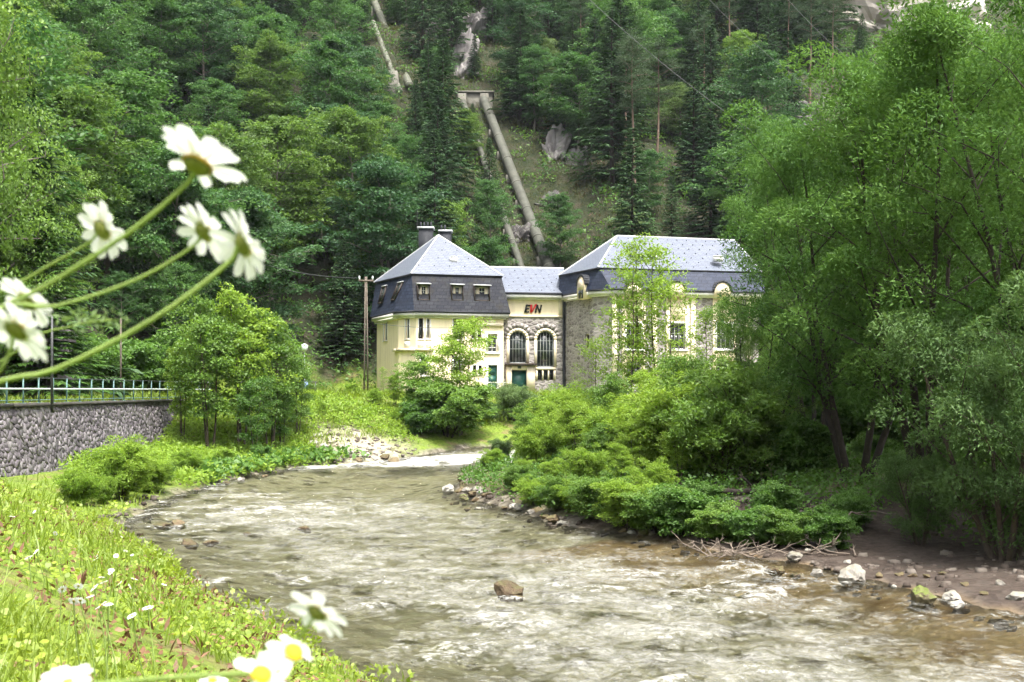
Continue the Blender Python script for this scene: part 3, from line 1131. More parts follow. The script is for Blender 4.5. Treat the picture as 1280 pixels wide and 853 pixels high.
def build_villa():
    R = thing('power_station_house', 'pale yellow house with black slate mansard roof and two chimneys', 'house', (0, 0, 0))
    C, V0, V1, V2 = pl(471, 91), pl(498, 85.2), pl(520, 84.15), pl(629.5, 85.9)
    V3, V4 = (-1.2, 94.0), (-9.6, 96.0)
    FL, FC, FF = Facade(C, V0), Facade(V0, V1), Facade(V1, V2)
    zt = 9.62
    walls = MB()
    hl = [FL.rect(479.5, 484, 403, 426)]
    hc = [FC.rect(507, 511.5, 398, 424)]
    hf = [FF.rect(523.5, 529, 398, 424), FF.rect(533.5, 537.5, 398, 424), FF.rect(566.5, 577.5, 398.5, 425), FF.rect(590.2, 594.6, 411, 423), FF.rect(597.2, 601.6, 411, 423), FF.rect(609.5, 622, 418, 441), FF.rect(591, 595.4, 457, 468.5), FF.rect(598, 602.4, 457, 468.5), FF.rect(610, 621.5, 457, 494), FF.rect(566.5, 577.5, 446, 470), FF.rect(526, 535, 446, 470)]
    FL.wall(walls, 0, FL.L, GZ, zt, hl)
    FC.wall(walls, 0, FC.L, GZ, zt, hc)
    FF.wall(walls, 0, FF.L, GZ, zt, hf)
    for a, b in ((V2, V3), (V3, V4), (V4, C)):
        f = Facade(a, b)
        f.wall(walls, 0, f.L, GZ, zt, [])
    part('wall', walls, 'yellow_render', R)
    inner = MB()
    cx, cy_ = -5.6, 90.0
    sh = [(cx + (p[0] - cx) * 0.90, cy_ + (p[1] - cy_) * 0.90) for p in (C, V0, V1, V2, V3, V4)]
    inner.prism([(p[0], p[1], GZ) for p in sh], (0, 0, 6.6))
    part('interior', inner, 'interior_dark', R)
    window(R, FL, hl[0], 1, (0.7,), 'white_paint')
    window(R, FC, hc[0], 1, (0.72,), 'white_paint')
    window(R, FF, hf[0], 1, (0.72,), 'dark_brown_wood')
    window(R, FF, hf[1], 1, (0.72,), 'white_paint')
    window(R, FF, hf[2], 2, (0.6,), 'dark_brown_wood')
    for k in (3, 4, 6, 7):
        window(R, FF, hf[k], 1, (0.55,), 'dark_brown_wood', fw=0.05)
    window(R, FF, hf[5], 2, (0.28,), 'white_paint', fw=0.09)
    window(R, FF, hf[9], 2, (0.6,), 'white_paint')
    window(R, FF, hf[10], 2, (0.6,), 'white_paint')
    # trim: surrounds, panels under the tall windows, ledge, hood
    def surround(F, r, w, o=0.05, sill=True):
        mb = MB()
        F.box(mb, r[0] - w, r[0], r[2], r[3], -0.02, o)
        F.box(mb, r[1], r[1] + w, r[2], r[3], -0.02, o)
        F.box(mb, r[0] - w, r[1] + w, r[3], r[3] + w, -0.02, o)
        if sill:
            F.box(mb, r[0] - w * 1.3, r[1] + w * 1.3, r[2] - w * 0.9, r[2], -0.02, o + 0.06)
        part('window_surround', mb, 'white_trim', R)
    surround(FF, hf[5], 0.14)
    surround(FF, hf[8], 0.16, 0.06, False)
    for k in (0, 1, 2, 9, 10):
        surround(FF, hf[k], 0.07, 0.03)
    surround(FC, hc[0], 0.07, 0.03)
    surround(FL, hl[0], 0.07, 0.03)
    for k in (3, 4, 6, 7):
        surround(FF, hf[k], 0.06, 0.03)
    for F, (u0, u1) in ((FF, (522, 530)), (FF, (532.5, 538.5)), (FC, (506, 512))):
        r = F.rect(u0, u1, 427, 434)
        pn = MB()
        F.box(pn, r[0], r[1], r[2], r[3], -0.01, 0.06)
        part('panel', pn, 'white_trim', R)
    lg = MB()
    ring_band(lg, [FL.pt(FL.a(494), 0)[:2], V0, V1, FF.pt(FF.a(541), 0)[:2]], FF.z(530, 439), FF.z(530, 435.5), -0.05, 0.22)
    part('ledge', lg, 'cream_trim', R)
    hd = MB()
    r = FF.rect(586, 628.5, 404, 408)
    FF.box(hd, r[0], r[1], r[2], r[3], -0.03, 0.16)
    hd.prism([FF.pt(FF.a(602), r[3], 0.02), FF.pt(FF.a(623), r[3], 0.02), FF.pt(FF.a(613), r[3] + 0.28, 0.02)], (FF.n[0] * 0.1, FF.n[1] * 0.1, 0))
    part('hood_moulding', hd, 'cream_trim', R)
    # door with panels
    a0, a1, z0, z1 = hf[8]
    db = MB()
    FF.box(db, a0, a1, z0, z1, -0.22, -0.14)
    d = part('door', db, 'green_door_paint', R)
    dp = MB()
    for (q0, q1) in ((0.06, 0.36), (0.42, 0.62), (0.68, 0.95)):
        FF.box(dp, a0 + 0.10, a1 - 0.10, z0 + (z1 - z0) * q0, z0 + (z1 - z0) * q1, -0.15, -0.115)
    part('door_panel', dp, 'green_door_paint', d)
    part('handle', MB().tube([FF.pt(a0 + 0.1, z0 + 1.0, -0.10), FF.pt(a0 + 0.16, z0 + 1.0, -0.06), FF.pt(a0 + 0.24, z0 + 1.0, -0.06)], 0.02, 6), 'grey_metal', d)
    # low railing by the door
    rl = MB()
    for a in np.linspace(a0 - 0.5, a1 + 0.6, 5):
        rl.tube([FF.pt(a, z0 - 0.9, 1.3), FF.pt(a, z0, 1.3), FF.pt(a, z0 + 0.95, 1.3)], 0.022, 5)
    for z in (0.95, 0.5, 0.1):
        rl.tube([FF.pt(a0 - 0.5, z0 + z, 1.3), FF.pt((a0 + a1) / 2, z0 + z, 1.3), FF.pt(a1 + 0.6, z0 + z, 1.3)], 0.022, 5)
    part('door_railing', rl, 'white_paint', R)
    st = MB()
    FF.box(st, a0 - 0.6, a1 + 0.7, z0 - 1.2, z0 - 0.02, 0.0, 1.4)
    part('step', st, 'concrete', R)
    # cornice, gutter
    plan = [V4, C, V0, V1, V2, V3]
    cn = MB()
    ring_band(cn, plan, zt - 0.02, zt + 0.22, -0.05, 0.42)
    ring_band(cn, plan, zt - 0.18, zt - 0.02, -0.05, 0.2)
    part('cornice', cn, 'white_trim', R)
    gt = MB()
    ze = zt + 0.22
    eave = ring_band(gt, plan, ze, ze + 0.13, 0.1, 0.50)
    part('gutter', gt, 'black_metal', R)
    zb = 12.75
    Cb, Ab, Bb = pl(469.8, 91.1), pl(514.5, 84.4), pl(626.5, 86.1)
    Bk, Ck = (-1.8, 93.3), (-9.2, 95.4)
    eave = [tuple(e) for e in eave]
    zl = ze + 0.10
    e3 = [(e[0], e[1], zl) for e in eave]      # V4 C V0 V1 V2 V3
    b3 = {k: (p[0], p[1], zb) for k, p in dict(C=Cb, A=Ab, B=Bb, D=Bk, E=Ck).items()}
    mL = MB()
    face(mL, e3[1], e3[2], b3['A'], b3['C'])
    face(mL, e3[0], e3[1], b3['C'], b3['E'])
    face(mL, e3[4], e3[5], b3['D'], b3['B'])
    face(mL, e3[5], e3[0], b3['E'], b3['D'])
    face(mL, e3[2], e3[3], b3['A'])
    ms = part('mansard', mL, 'mansard_slate', R)
    mF = MB()
    face(mF, e3[3], e3[4], b3['B'], b3['A'])
    part('mansard_front', mF, 'mansard_slate_mossy', R, label='dark mossy slate face with three small windows')
    # break moulding
    br = MB()
    ring_band(br, [Ck, Cb, Ab, Bb, Bk], zb - 0.08, zb + 0.02, -0.1, 0.10)
    part('roof_edge', br, 'black_metal', R)
    ap = tuple(pix(548, 294, 89.2))
    rf = MB()
    up = lambda p: (p[0], p[1], zb + 0.05)
    o_ = [np.array(p) for p in (Ck, Cb, Ab, Bb, Bk)]
    ext = []
    cc = np.array([-5.8, 90.0])
    for p in o_:
        q = cc + (p - cc) * 1.03
        ext.append((q[0], q[1], zb + 0.035))
    for i in range(5):
        face(rf, ext[i], ext[(i + 1) % 5], ap)
    roof = part('roof', rf, 'roof_slate', R)
    rc = MB()
    for i in (1, 2, 3):
        rc.tube([ext[i], ((ext[i][0] + ap[0]) / 2, (ext[i][1] + ap[1]) / 2, (ext[i][2] + ap[2]) / 2), ap], 0.06, 6)
    part('ridge_cap', rc, 'shade_board', roof)
    hk = MB()
    snow_hooks(R, hk, ext[2], ext[3], ap, 5)
    part('snow_hook', hk, 'black_metal', roof, kind='stuff')
    # skylight
    def skylight(root, c, w, h):
        mb = MB()
        mb.box(c[0] - w / 2, c[0] + w / 2, c[1] - 0.3, c[1] + 0.5, c[2] - h, c[2] + h * 0.5)
        s = part('skylight', mb, 'white_paint', root)
        m2 = MB()
        m2.box(c[0] - w / 2 + 0.05, c[0] + w / 2 - 0.05, c[1] - 0.34, c[1] + 0.4, c[2] + h * 0.5, c[2] + h * 0.62)
        part('lid', m2, 'white_paint', s)
    skylight(roof, pix(567, 324, 86.7), 0.55, 0.28)
    # chimneys
    for (u, v0, v1, d_, w) in ((532.5, 283, 318, 91.0, 1.15), (556.8, 287, 314, 92.0, 0.95)):
        c = pix(u, v0, d_)
        zb_ = pix(u, v1, d_).z - 0.8
        mb = MB()
        mb.box(c.x - w / 2, c.x + w / 2, d_ - 0.45, d_ + 0.6, zb_, c.z - 0.25)
        ch = part('chimney', mb, 'black_metal', R)
        m2 = MB()
        m2.box(c.x - w / 2 - 0.1, c.x + w / 2 + 0.1, d_ - 0.55, d_ + 0.7, c.z - 0.25, c.z - 0.1)
        part('cap', m2, 'shade_board', ch)
        for k in range(4 if w > 1 else 2):
            x = c.x - w / 2 + 0.15 + k * 0.28
            part('flue', MB().tube([(x, d_, c.z - 0.1), (x, d_, c.z + 0.1), (x, d_, c.z + 0.34)], 0.075, 8, True), 'black_metal', ch)
    rod = pix(521.5, 262, 91.0)
    part('lightning_rod', MB().tube([(rod.x, rod.y, rod.z - 4.5), (rod.x, rod.y, rod.z - 2), (rod.x, rod.y, rod.z)], 0.02, 5), 'dark_metal', R)
    # windows in the mansard
    def dormer(E0, E1, u, v0, v1, wpx, curtain, board=True):
        F = Facade(E0, E1)
        r = F.rect(u - wpx / 2, u + wpx / 2, v0, v1)
        # how far back the slates are at mid height
        bx = MB()
        t_ = 0.09
        F.box(bx, r[0] - t_, r[0], r[2] - t_, r[3] + t_, -0.95, -0.12)
        F.box(bx, r[1], r[1] + t_, r[2] - t_, r[3] + t_, -0.95, -0.12)
        F.box(bx, r[0], r[1], r[2] - t_, r[2], -0.95, -0.12)
        F.box(bx, r[0], r[1], r[3], r[3] + t_, -0.95, -0.12)
        dm = part('dormer', bx, 'dark_brown_wood', R)
        b2 = MB()
        F.box(b2, r[0], r[1], r[2], r[3], -0.75, -0.50)
        part('recess', b2, 'interior_dark', dm)
        window(dm, F, r, 2, (0.66,), 'white_paint' if board else 'dark_brown_wood', rev=0.34, curtain=curtain, fw=0.06)
        if board:
            sb = MB()
            w = 0.12
            sb.hexa([F.pt(r[0] - w, r[3] + 0.09, 0.20), F.pt(r[1] + w, r[3] + 0.09, 0.20), F.pt(r[1] + w, r[3] + 0.09, -0.5), F.pt(r[0] - w, r[3] + 0.09, -0.5), F.pt(r[0] - w, r[3] + 0.15, 0.20), F.pt(r[1] + w, r[3] + 0.15, 0.20), F.pt(r[1] + w, r[3] + 0.24, -0.5), F.pt(r[0] - w, r[3] + 0.24, -0.5)])
            part('shade_hood', sb, 'shade_board', dm)
    fa, fb_ = np.array(e3[3][:2]), np.array(e3[4][:2])
    nF = np.array([(fb_ - fa)[1], -(fb_ - fa)[0]]) / np.hypot(*(fb_ - fa))
    dormer(tuple(fa - nF * 0.1), tuple(fb_ - nF * 0.1), 530.3, 357, 374, 13, True)
    dormer(tuple(fa - nF * 0.1), tuple(fb_ - nF * 0.1), 572.3, 358, 374.5, 12.5, True)
    dormer(tuple(fa - nF * 0.1), tuple(fb_ - nF * 0.1), 603.3, 359, 375, 17, True)
    # two narrow windows lying in the slope of the side mansard face
    q0, q1, q2, q3 = (np.array(p) for p in (e3[1], e3[2], b3['A'], b3['C']))
    nrm = np.cross(q1 - q0, q3 - q0)
    nrm /= np.linalg.norm(nrm)
    def on(s_, t_, o_):
        p = (q0 * (1 - s_) + q1 * s_) * (1 - t_) + (q3 * (1 - s_) + q2 * s_) * t_
        return tuple(p + nrm * o_)
    def sheet(mb, s0, s1, t0, t1, o0, o1):
        mb.hexa([on(s0, t0, o1), on(s1, t0, o1), on(s1, t0, o0), on(s0, t0, o0), on(s0, t1, o1), on(s1, t1, o1), on(s1, t1, o0), on(s0, t1, o0)])
    for sc_ in (0.30, 0.78):
        w_ = 0.060
        fm = MB()
        for (s0, s1, t0, t1) in ((sc_ - w_ - 0.012, sc_ - w_, 0.34, 0.82), (sc_ + w_, sc_ + w_ + 0.012, 0.34, 0.82), (sc_ - w_, sc_ + w_, 0.34, 0.37), (sc_ - w_, sc_ + w_, 0.79, 0.82)):
            sheet(fm, s0, s1, t0, t1, -0.05, 0.05)
        wn_ = part('window', fm, 'dark_brown_wood', R)
        pm = MB()
        sheet(pm, sc_ - w_, sc_ + w_, 0.37, 0.79, -0.04, 0.012)
        part('pane', pm, 'window_glass', wn_)
        hm = MB()
        sheet(hm, sc_ - w_ - 0.02, sc_ + w_ + 0.02, 0.825, 0.85, -0.04, 0.07)
        part('shade_hood', hm, 'shade_board', wn_)


def build_hall():
    R = thing('connecting_hall', 'grey stone hall with two tall arched windows between the house and big block', 'building', (0, 0, 0))
    M1, M2 = pl(629.8, 86.7), pl(705.2, 87.5)
    F = Facade(M1, M2)
    zt = 11.15
    w1 = F.rect(636.5, 658, 414, 454.5)
    w2 = F.rect(671, 692.5, 414, 459)
    tri = [F.rect(672 + 7.2 * i, 677.6 + 7.2 * i, 462.5, 475.5) for i in range(3)]
    dr_ = F.rect(639, 658, 463, 492)
    zband = F.z(667, 395.5)
    mb = MB()
    F.wall(mb, 0, F.L, GZ, zband, [(*w1, True), (*w2, True), *tri, dr_])
    part('wall', mb, 'hall_masonry', R)
    b2 = MB()
    F.wall(b2, 0, F.L, zband, zt, [])
    part('upper_wall', b2, 'yellow_render', R, label='yellow band carrying the letters')
    tr = MB()
    F.box(tr, 0.05, F.L - 0.05, zband - 0.09, zband + 0.06, -0.02, 0.07)
    F.box(tr, 0.05, 0.35, zband + 0.06, zt, -0.02, 0.05)
    F.box(tr, F.L - 0.45, F.L - 0.1, zband + 0.06, zt, -0.02, 0.05)
    part('band_moulding', tr, 'cream_trim', R)
    inn = MB()
    F.box(inn, 0.1, F.L - 0.1, GZ, zt, -6.0, -0.5)
    part('interior', inn, 'interior_dark', R)
    for k, r in enumerate((w1, w2)):
        rows = (0.45, 0.73)
        window(R, F, r, 5, rows, 'window_iron', True, 0.20, 0.075)
        am, rr = (r[0] + r[1]) / 2, (r[1] - r[0]) / 2
        cz = r[3] - rr
        s = MB()
        ts = np.linspace(0, math.pi, 11)
        for t0, t1 in zip(ts[:-1], ts[1:]):
            p = [(am + q * math.cos(t), cz + q * math.sin(t)) for t in (t0, t1) for q in (rr + 0.22, rr + 0.0)]
            s.hexa([F.pt(*p[0], 0.05), F.pt(*p[1], 0.05), F.pt(*p[1], -0.05), F.pt(*p[0], -0.05), F.pt(*p[2], 0.05), F.pt(*p[3], 0.05), F.pt(*p[3], -0.05), F.pt(*p[2], -0.05)])
        F.box(s, r[0] - 0.2, r[0], r[2], cz, -0.05, 0.05)
        F.box(s, r[1], r[1] + 0.2, r[2], cz, -0.05, 0.05)
        part('window_surround', s, 'cream_trim', R)
        # voussoirs, one by one
        for i in range(11):
            t0, t1 = math.pi * (i + 0.05) / 11, math.pi * (i + 0.95) / 11
            ro = rr + 0.62 + (0.08 if i % 2 else 0)
            p = [(am + q * math.cos(t), cz + q * math.sin(t)) for t in (t0, t1) for q in (ro, rr + 0.24)]
            v = MB()
            v.hexa([F.pt(*p[0], 0.06), F.pt(*p[1], 0.06), F.pt(*p[1], -0.05), F.pt(*p[0], -0.05), F.pt(*p[2], 0.06), F.pt(*p[3], 0.06), F.pt(*p[3], -0.05), F.pt(*p[2], -0.05)])
            part('voussoir', v, 'hall_masonry', R)
    for r in tri:
        window(R, F, r, 1, (), 'dark_brown_wood', fw=0.05)
    t3 = MB()
    F.box(t3, tri[0][0] - 0.15, tri[2][1] + 0.15, tri[0][3], tri[0][3] + 0.18, -0.02, 0.08)
    for i in (0, 1):
        F.box(t3, tri[i][1], tri[i + 1][0], tri[0][2], tri[0][3], -0.02, 0.05)
    F.box(t3, tri[0][0] - 0.15, tri[0][0], tri[0][2], tri[0][3], -0.02, 0.05)
    F.box(t3, tri[2][1], tri[2][1] + 0.15, tri[0][2], tri[0][3], -0.02, 0.05)
    part('window_trim', t3, 'cream_trim', R)
    # portal
    po = MB()
    pr = F.rect(632.5, 668, 457, 492)
    F.box(po, pr[0], dr_[0], pr[2], pr[3], -0.02, 0.25)
    F.box(po, dr_[1], pr[1], pr[2], pr[3], -0.02, 0.25)
    F.box(po, dr_[0], dr_[1], dr_[3], pr[3], -0.02, 0.25)
    part('portal', po, 'cream_trim', R)
    ph = MB()
    F.box(ph, pr[0] - 0.1, pr[1] + 0.1, pr[3], pr[3] + 0.16, -0.02, 0.5)
    part('portal_hood', ph, 'dark_brown_wood', R)
    nb = MB()
    F.box(nb, (dr_[0] + dr_[1]) / 2 - 0.14, (dr_[0] + dr_[1]) / 2 + 0.14, dr_[3] + 0.12, dr_[3] + 0.34, 0.25, 0.27)
    part('number_plate', nb, 'dark_metal', R)
    dm = MB()
    F.box(dm, dr_[0], dr_[1], dr_[2], dr_[3], -0.18, -0.10)
    d = part('door', dm, 'green_door_paint', R)
    # cornice and roof
    ze = 11.15
    cn = MB()
    F.box(cn, -0.1, F.L + 0.02, ze, ze + 0.26, -0.3, 0.55)
    F.box(cn, -0.1, F.L + 0.02, ze - 0.12, ze, -0.3, 0.25)
    part('cornice', cn, 'white_trim', R)
    g = MB()
    F.box(g, -0.1, F.L + 0.02, ze + 0.26, ze + 0.40, -0.1, 0.62)
    part('gutter', g, 'black_metal', R)
    zr = 14.0
    rf = MB()
    A, B = F.pt(-1.2, ze + 0.38, 0.55), F.pt(F.L + 0.4, ze + 0.38, 0.55)
    Cc, D = F.pt(F.L + 0.9, zr, -4.3), F.pt(-1.6, zr, -4.3)
    face(rf, A, B, Cc, D)
    face(rf, D, Cc, F.pt(F.L + 0.9, ze, -9), F.pt(-1.6, ze, -9))
    rr_ = part('roof', rf, 'roof_slate', R)
    part('ridge_cap', MB().tube([D, ((D[0] + Cc[0]) / 2, (D[1] + Cc[1]) / 2, zr), Cc], 0.07, 6), 'shade_board', rr_)
    hk = MB()
    for j in range(6):
        for i in range(6):
            f = (j + 0.6) / 6.5
            gq = (i + 0.3 + (0.5 if j % 2 else 0)) / 6.6
            p = np.array(A) * (1 - gq) * (1 - f) + np.array(B) * gq * (1 - f) + np.array(Cc) * gq * f + np.array(D) * (1 - gq) * f
            hk.box(p[0] - 0.03, p[0] + 0.03, p[1] - 0.05, p[1] + 0.05, p[2], p[2] + 0.05)
    part('snow_hook', hk, 'black_metal', rr_, kind='stuff')
    # downpipe
    p = F.pt(F.a(704.3), 0, 0.16)
    dp = MB().tube([(p[0], p[1], 3.0), (p[0], p[1], 6), (p[0], p[1], 9), (p[0], p[1], ze + 0.3)], 0.10, 8)
    part('downpipe', dp, 'black_metal', R)
    # sign letters, each cut out and standing a little proud
    S = thing('wall_sign', 'three bold slanted letters EVN in black and red on the yellow band', 'sign', (0, 0, 0))
    z0, z1 = F.z(666, 391.2), F.z(666, 381.2)
    h = z1 - z0
    al = F.a(655.0)
    aw = (F.a(676.6) - al)
    sl = 0.22
    def letter(polys, a0, w, mat, lab, o=0.0):
        mb = MB()
        for poly in polys:
            pts = [F.pt(a0 + w * x + sl * h * y, z0 + h * y, 0.05 + o) for x, y in poly]
            mb.prism(pts[::-1], (F.n[0] * 0.05, F.n[1] * 0.05, 0))
        part('letter', mb, mat, S, label=lab)
    E = [[(0, 0), (0.34, 0), (0.34, 1), (0, 1)], [(0.34, 0), (0.95, 0), (0.95, 0.2), (0.34, 0.2)], [(0.34, 0.4), (0.85, 0.4), (0.85, 0.6), (0.34, 0.6)], [(0.34, 0.8), (0.95, 0.8), (0.95, 1), (0.34, 1)]]
    V = [[(0.0, 1), (0.36, 1), (0.52, 0.34), (0.30, 0.0), (0.26, 0.0)], [(0.52, 0.34), (0.80, 1.06), (1.16, 1.06), (0.62, 0.0), (0.30, 0.0)]]
    N = [[(0, 0), (0.28, 0), (0.28, 1), (0, 1)], [(0.72, 0), (1, 0), (1, 1), (0.72, 1)], [(0.28, 0.62), (0.72, 0.0), (0.72, 0.38), (0.28, 1.0)]]
    lw = aw * 0.30
    letter(E, al, lw * 0.95, 'sign_black', 'black letter E')
    letter(V, al + aw * 0.25, lw * 1.12, 'sign_red', 'red letter V', 0.004)
    letter(N, al + aw * 0.60, lw * 1.15, 'sign_black', 'black letter N')


def build_block():
    R = thing('turbine_hall', 'large stone and yellow block with wide grey hipped slate roof behind saplings', 'building', (0, 0, 0))
    P0, P1, P2, P3 = pl(705.5, 87.6), pl(742, 82.9), pl(765, 81.9), pl(948, 84.9)
    P4, P5 = (19.6, 96.0), (4.5, 95.0)
    F0, F1, F2 = Facade(P0, P1), Facade(P1, P2), Facade(P2, P3)
    zt = 11.05
    big = [F2.rect(u - 9.5, u + 9.5, 405, 437) for u in (792, 847, 905)]
    low = [F2.rect(u - 8, u + 8, 456, 480) for u in (792, 847, 905)]
    slit = F0.rect(731, 736.5, 418, 436)
    mb = MB()
    F0.wall(mb, 0, F0.L, GZ, zt, [slit])
    F1.wall(mb, 0, F1.L, GZ, zt, [])
    F2.wall(mb, 0, F2.L, GZ, zt, big + low)
    for a, b in ((P3, P4), (P4, P5), (P5, P0)):
        f = Facade(a, b)
        f.wall(mb, 0, f.L, GZ, zt, [])
    part('wall', mb, 'hall_masonry', R)
    inn = MB()
    cc = np.array([12.0, 89.5])
    inn.prism([(*(cc + (np.array(p) - cc) * 0.92), GZ) for p in (P0, P1, P2, P3, P4, P5)], (0, 0, 8.2))
    part('interior', inn, 'interior_dark', R)
    window(R, F0, slit, 1, (0.6,), 'cream_trim', fw=0.05)
    for r in big:
        window(R, F2, r, 3, (0.62,), 'white_paint', bars=7, fw=0.09)
        p = MB()
        w = 0.30
        F2.box(p, r[0] - w, r[0], GZ, zt - 0.15, -0.02, 0.07)
        F2.box(p, r[1], r[1] + w, GZ, zt - 0.15, -0.02, 0.07)
        F2.box(p, r[0], r[1], r[3], zt - 0.15, -0.02, 0.06)
        F2.box(p, r[0], r[1], r[2] - 0.9, r[2], -0.02, 0.06)
        part('window_bay', p, 'yellow_render', R)
        q = MB()
        F2.box(q, r[0] - 0.14, r[0], r[2], r[3], 0.0, 0.11)
        F2.box(q, r[1], r[1] + 0.14, r[2], r[3], 0.0, 0.11)
        F2.box(q, r[0] - 0.14, r[1] + 0.14, r[3], r[3] + 0.16, 0.0, 0.11)
        F2.box(q, r[0] - 0.2, r[1] + 0.2, r[2] - 0.14, r[2], 0.0, 0.18)
        part('window_surround', q, 'white_trim', R)
    for r in low:
        window(R, F2, r, 3, (), 'dark_brown_wood', fw=0.07)
    for u in (768, 818, 866, 935):
        a = F2.a(u)
        pil = MB()
        F2.box(pil, a - 0.18, a + 0.18, GZ, zt - 0.15, -0.02, 0.10)
        part('pilaster', pil, 'cream_trim', R)
    plan = [P5, P0, P1, P2, P3, P4]
    cn = MB()
    ring_band(cn, plan, zt, zt + 0.24, -0.05, 0.42)
    ring_band(cn, plan, zt - 0.15, zt, -0.05, 0.20)
    part('cornice', cn, 'white_trim', R)
    g = MB()
    ze = zt + 0.24
    ev = ring_band(g, plan, ze, ze + 0.12, 0.1, 0.50)
    part('gutter', g, 'black_metal', R)
    zb = 12.97
    B0, B1, B3 = pl(700.8, 87.7), pl(749, 82.25), pl(950, 85.3)
    B4, B5 = (19.3, 95.5), (4.2, 95.2)
    e3 = [(e[0], e[1], ze + 0.10) for e in ev]
    up = lambda p, z=zb: (p[0], p[1], z)
    ms = MB()
    face(ms, e3[0], e3[1], up(B0), up(B5))
    face(ms, e3[1], e3[2], up(B1), up(B0))
    face(ms, e3[2], e3[3], up(B1))
    face(ms, e3[3], e3[4], up(B3), up(B1))
    face(ms, e3[4], e3[5], up(B4), up(B3))
    part('mansard', ms, 'mansard_slate', R)
    br = MB()
    ring_band(br, [B5, B0, B1, B3, B4], zb - 0.07, zb + 0.02, -0.1, 0.10)
    part('roof_edge', br, 'black_metal', R)
    rl, rr = pix(771, 295, 88.0), pix(918, 301, 90.6)
    rr.z = rl.z
    ext = []
    for p in (B5, B0, B1, B3, B4):
        q = cc + (np.array(p) - cc) * 1.02
        ext.append((q[0], q[1], zb + 0.03))
    rf = MB()
    face(rf, ext[0], ext[1], tuple(rl))
    face(rf, ext[1], ext[2], tuple(rl))
    face(rf, ext[2], ext[3], tuple(rr), tuple(rl))
    face(rf, ext[3], ext[4], tuple(rr))
    face(rf, ext[4], ext[0], tuple(rl), tuple(rr))
    roof = part('roof', rf, 'roof_slate', R)
    rc = MB()
    for a, b in ((ext[2], rl), (ext[3], rr), (rl, rr), (ext[1], rl)):
        a, b = np.array(a), np.array(b)
        rc.tube([a, (a + b) / 2, b], 0.07, 6)
    part('ridge_cap', rc, 'shade_board', roof)
    hk = MB()
    A, B, Cc, D = np.array(ext[2]), np.array(ext[3]), np.array(rr), np.array(rl)
    for j in range(7):
        for i in range(12):
            f = (j + 0.6) / 7.2
            q = (i + 0.3 + (0.5 if j % 2 else 0)) / 12.6
            p = A * (1 - q) * (1 - f) + B * q * (1 - f) + Cc * q * f + D * (1 - q) * f
            hk.box(p[0] - 0.03, p[0] + 0.03, p[1] - 0.05, p[1] + 0.05, p[2], p[2] + 0.05)
    part('snow_hook', hk, 'black_metal', roof, kind='stuff')
    for (u, v) in ((820, 321), (897.5, 323)):
        c = pix(u, v, 85.2)
        f = Facade(P2, P3)
        s = MB()
        s.box(c.x - 0.35, c.x + 0.35, c.y - 0.3, c.y + 0.4, c.z - 0.25, c.z + 0.12)
        sk = part('skylight', s, 'white_paint', roof)
        s2 = MB()
        s2.box(c.x - 0.38, c.x + 0.38, c.y - 0.34, c.y + 0.42, c.z + 0.12, c.z + 0.17)
        part('lid', s2, 'white_paint', sk)
    # arched dormers through the cornice
    def arched(E0, E1, u, v0, v1, wpx, win):
        F = Facade(E0, E1)
        r = F.rect(u - wpx / 2, u + wpx / 2, v0, v1)
        am, rr_ = (r[0] + r[1]) / 2, (r[1] - r[0]) / 2
        cz = r[3] - rr_
        ts = np.linspace(0, math.pi, 13)
        ring = [(r[0], r[2]), (r[1], r[2])] + [(am + rr_ * math.cos(t), cz + rr_ * math.sin(t)) for t in ts]
        d = part('arched_dormer', MB().prism([F.pt(p[0], p[1], 0.05) for p in ring], (-F.n[0] * 1.2, -F.n[1] * 1.2, 0)), 'yellow_render', R)
        hd = MB()
        for t0, t1 in zip(ts[:-1], ts[1:]):
            p = [(am + q * math.cos(t), cz + q * math.sin(t)) for t in (t0, t1) for q in (rr_ + 0.14, rr_ + 0.0)]
            hd.hexa([F.pt(*p[0], 0.12), F.pt(*p[1], 0.12), F.pt(*p[1], -1.3), F.pt(*p[0], -1.3), F.pt(*p[2], 0.12), F.pt(*p[3], 0.12), F.pt(*p[3], -1.3), F.pt(*p[2], -1.3)])
        part('dormer_hood', hd, 'black_metal', d)
        ri = rr_ - 0.16
        ring2 = [(r[0] + 0.16, max(r[2] + 0.1, cz - 0.35)), (r[1] - 0.16, max(r[2] + 0.1, cz - 0.35))] + [(am + ri * math.cos(t), cz + ri * math.sin(t)) for t in ts]
        part('panel', MB().prism([F.pt(p[0], p[1], 0.09) for p in ring2], (-F.n[0] * 0.03, -F.n[1] * 0.03, 0)), 'cream_trim', d)
        if win:
            w = MB()
            F.box(w, am - rr_ * 0.55, am - 0.05, cz - 1.0, cz - 0.15, 0.06, 0.085)
            F.box(w, am + 0.05, am + rr_ * 0.55, cz - 1.0, cz - 0.15, 0.06, 0.085)
            part('pane', w, 'window_glass', d)
    f2a, f2b = e3[3][:2], e3[4][:2]
    for u in (792, 846, 903):
        arched(f2a, f2b, u, 353, 371, 20, False)
    arched(e3[1][:2], e3[2][:2], 727, 345.5, 374, 10, True)


build_villa()
build_hall()
build_block()

# ------------------------------------------------------------------ penstock pipes, poles, lines, lamp
plain('pipe_paint', (0.064, 0.066, 0.052), 0.75, 0.5, 0.9, 0.3)
plain('pipe_paint_pale', (0.105, 0.11, 0.082), 0.75, 0.4, 0.8, 0.15)
plain('mossy_concrete', (0.13, 0.125, 0.105), 0.95, 0.35, 0.8, 0.4)


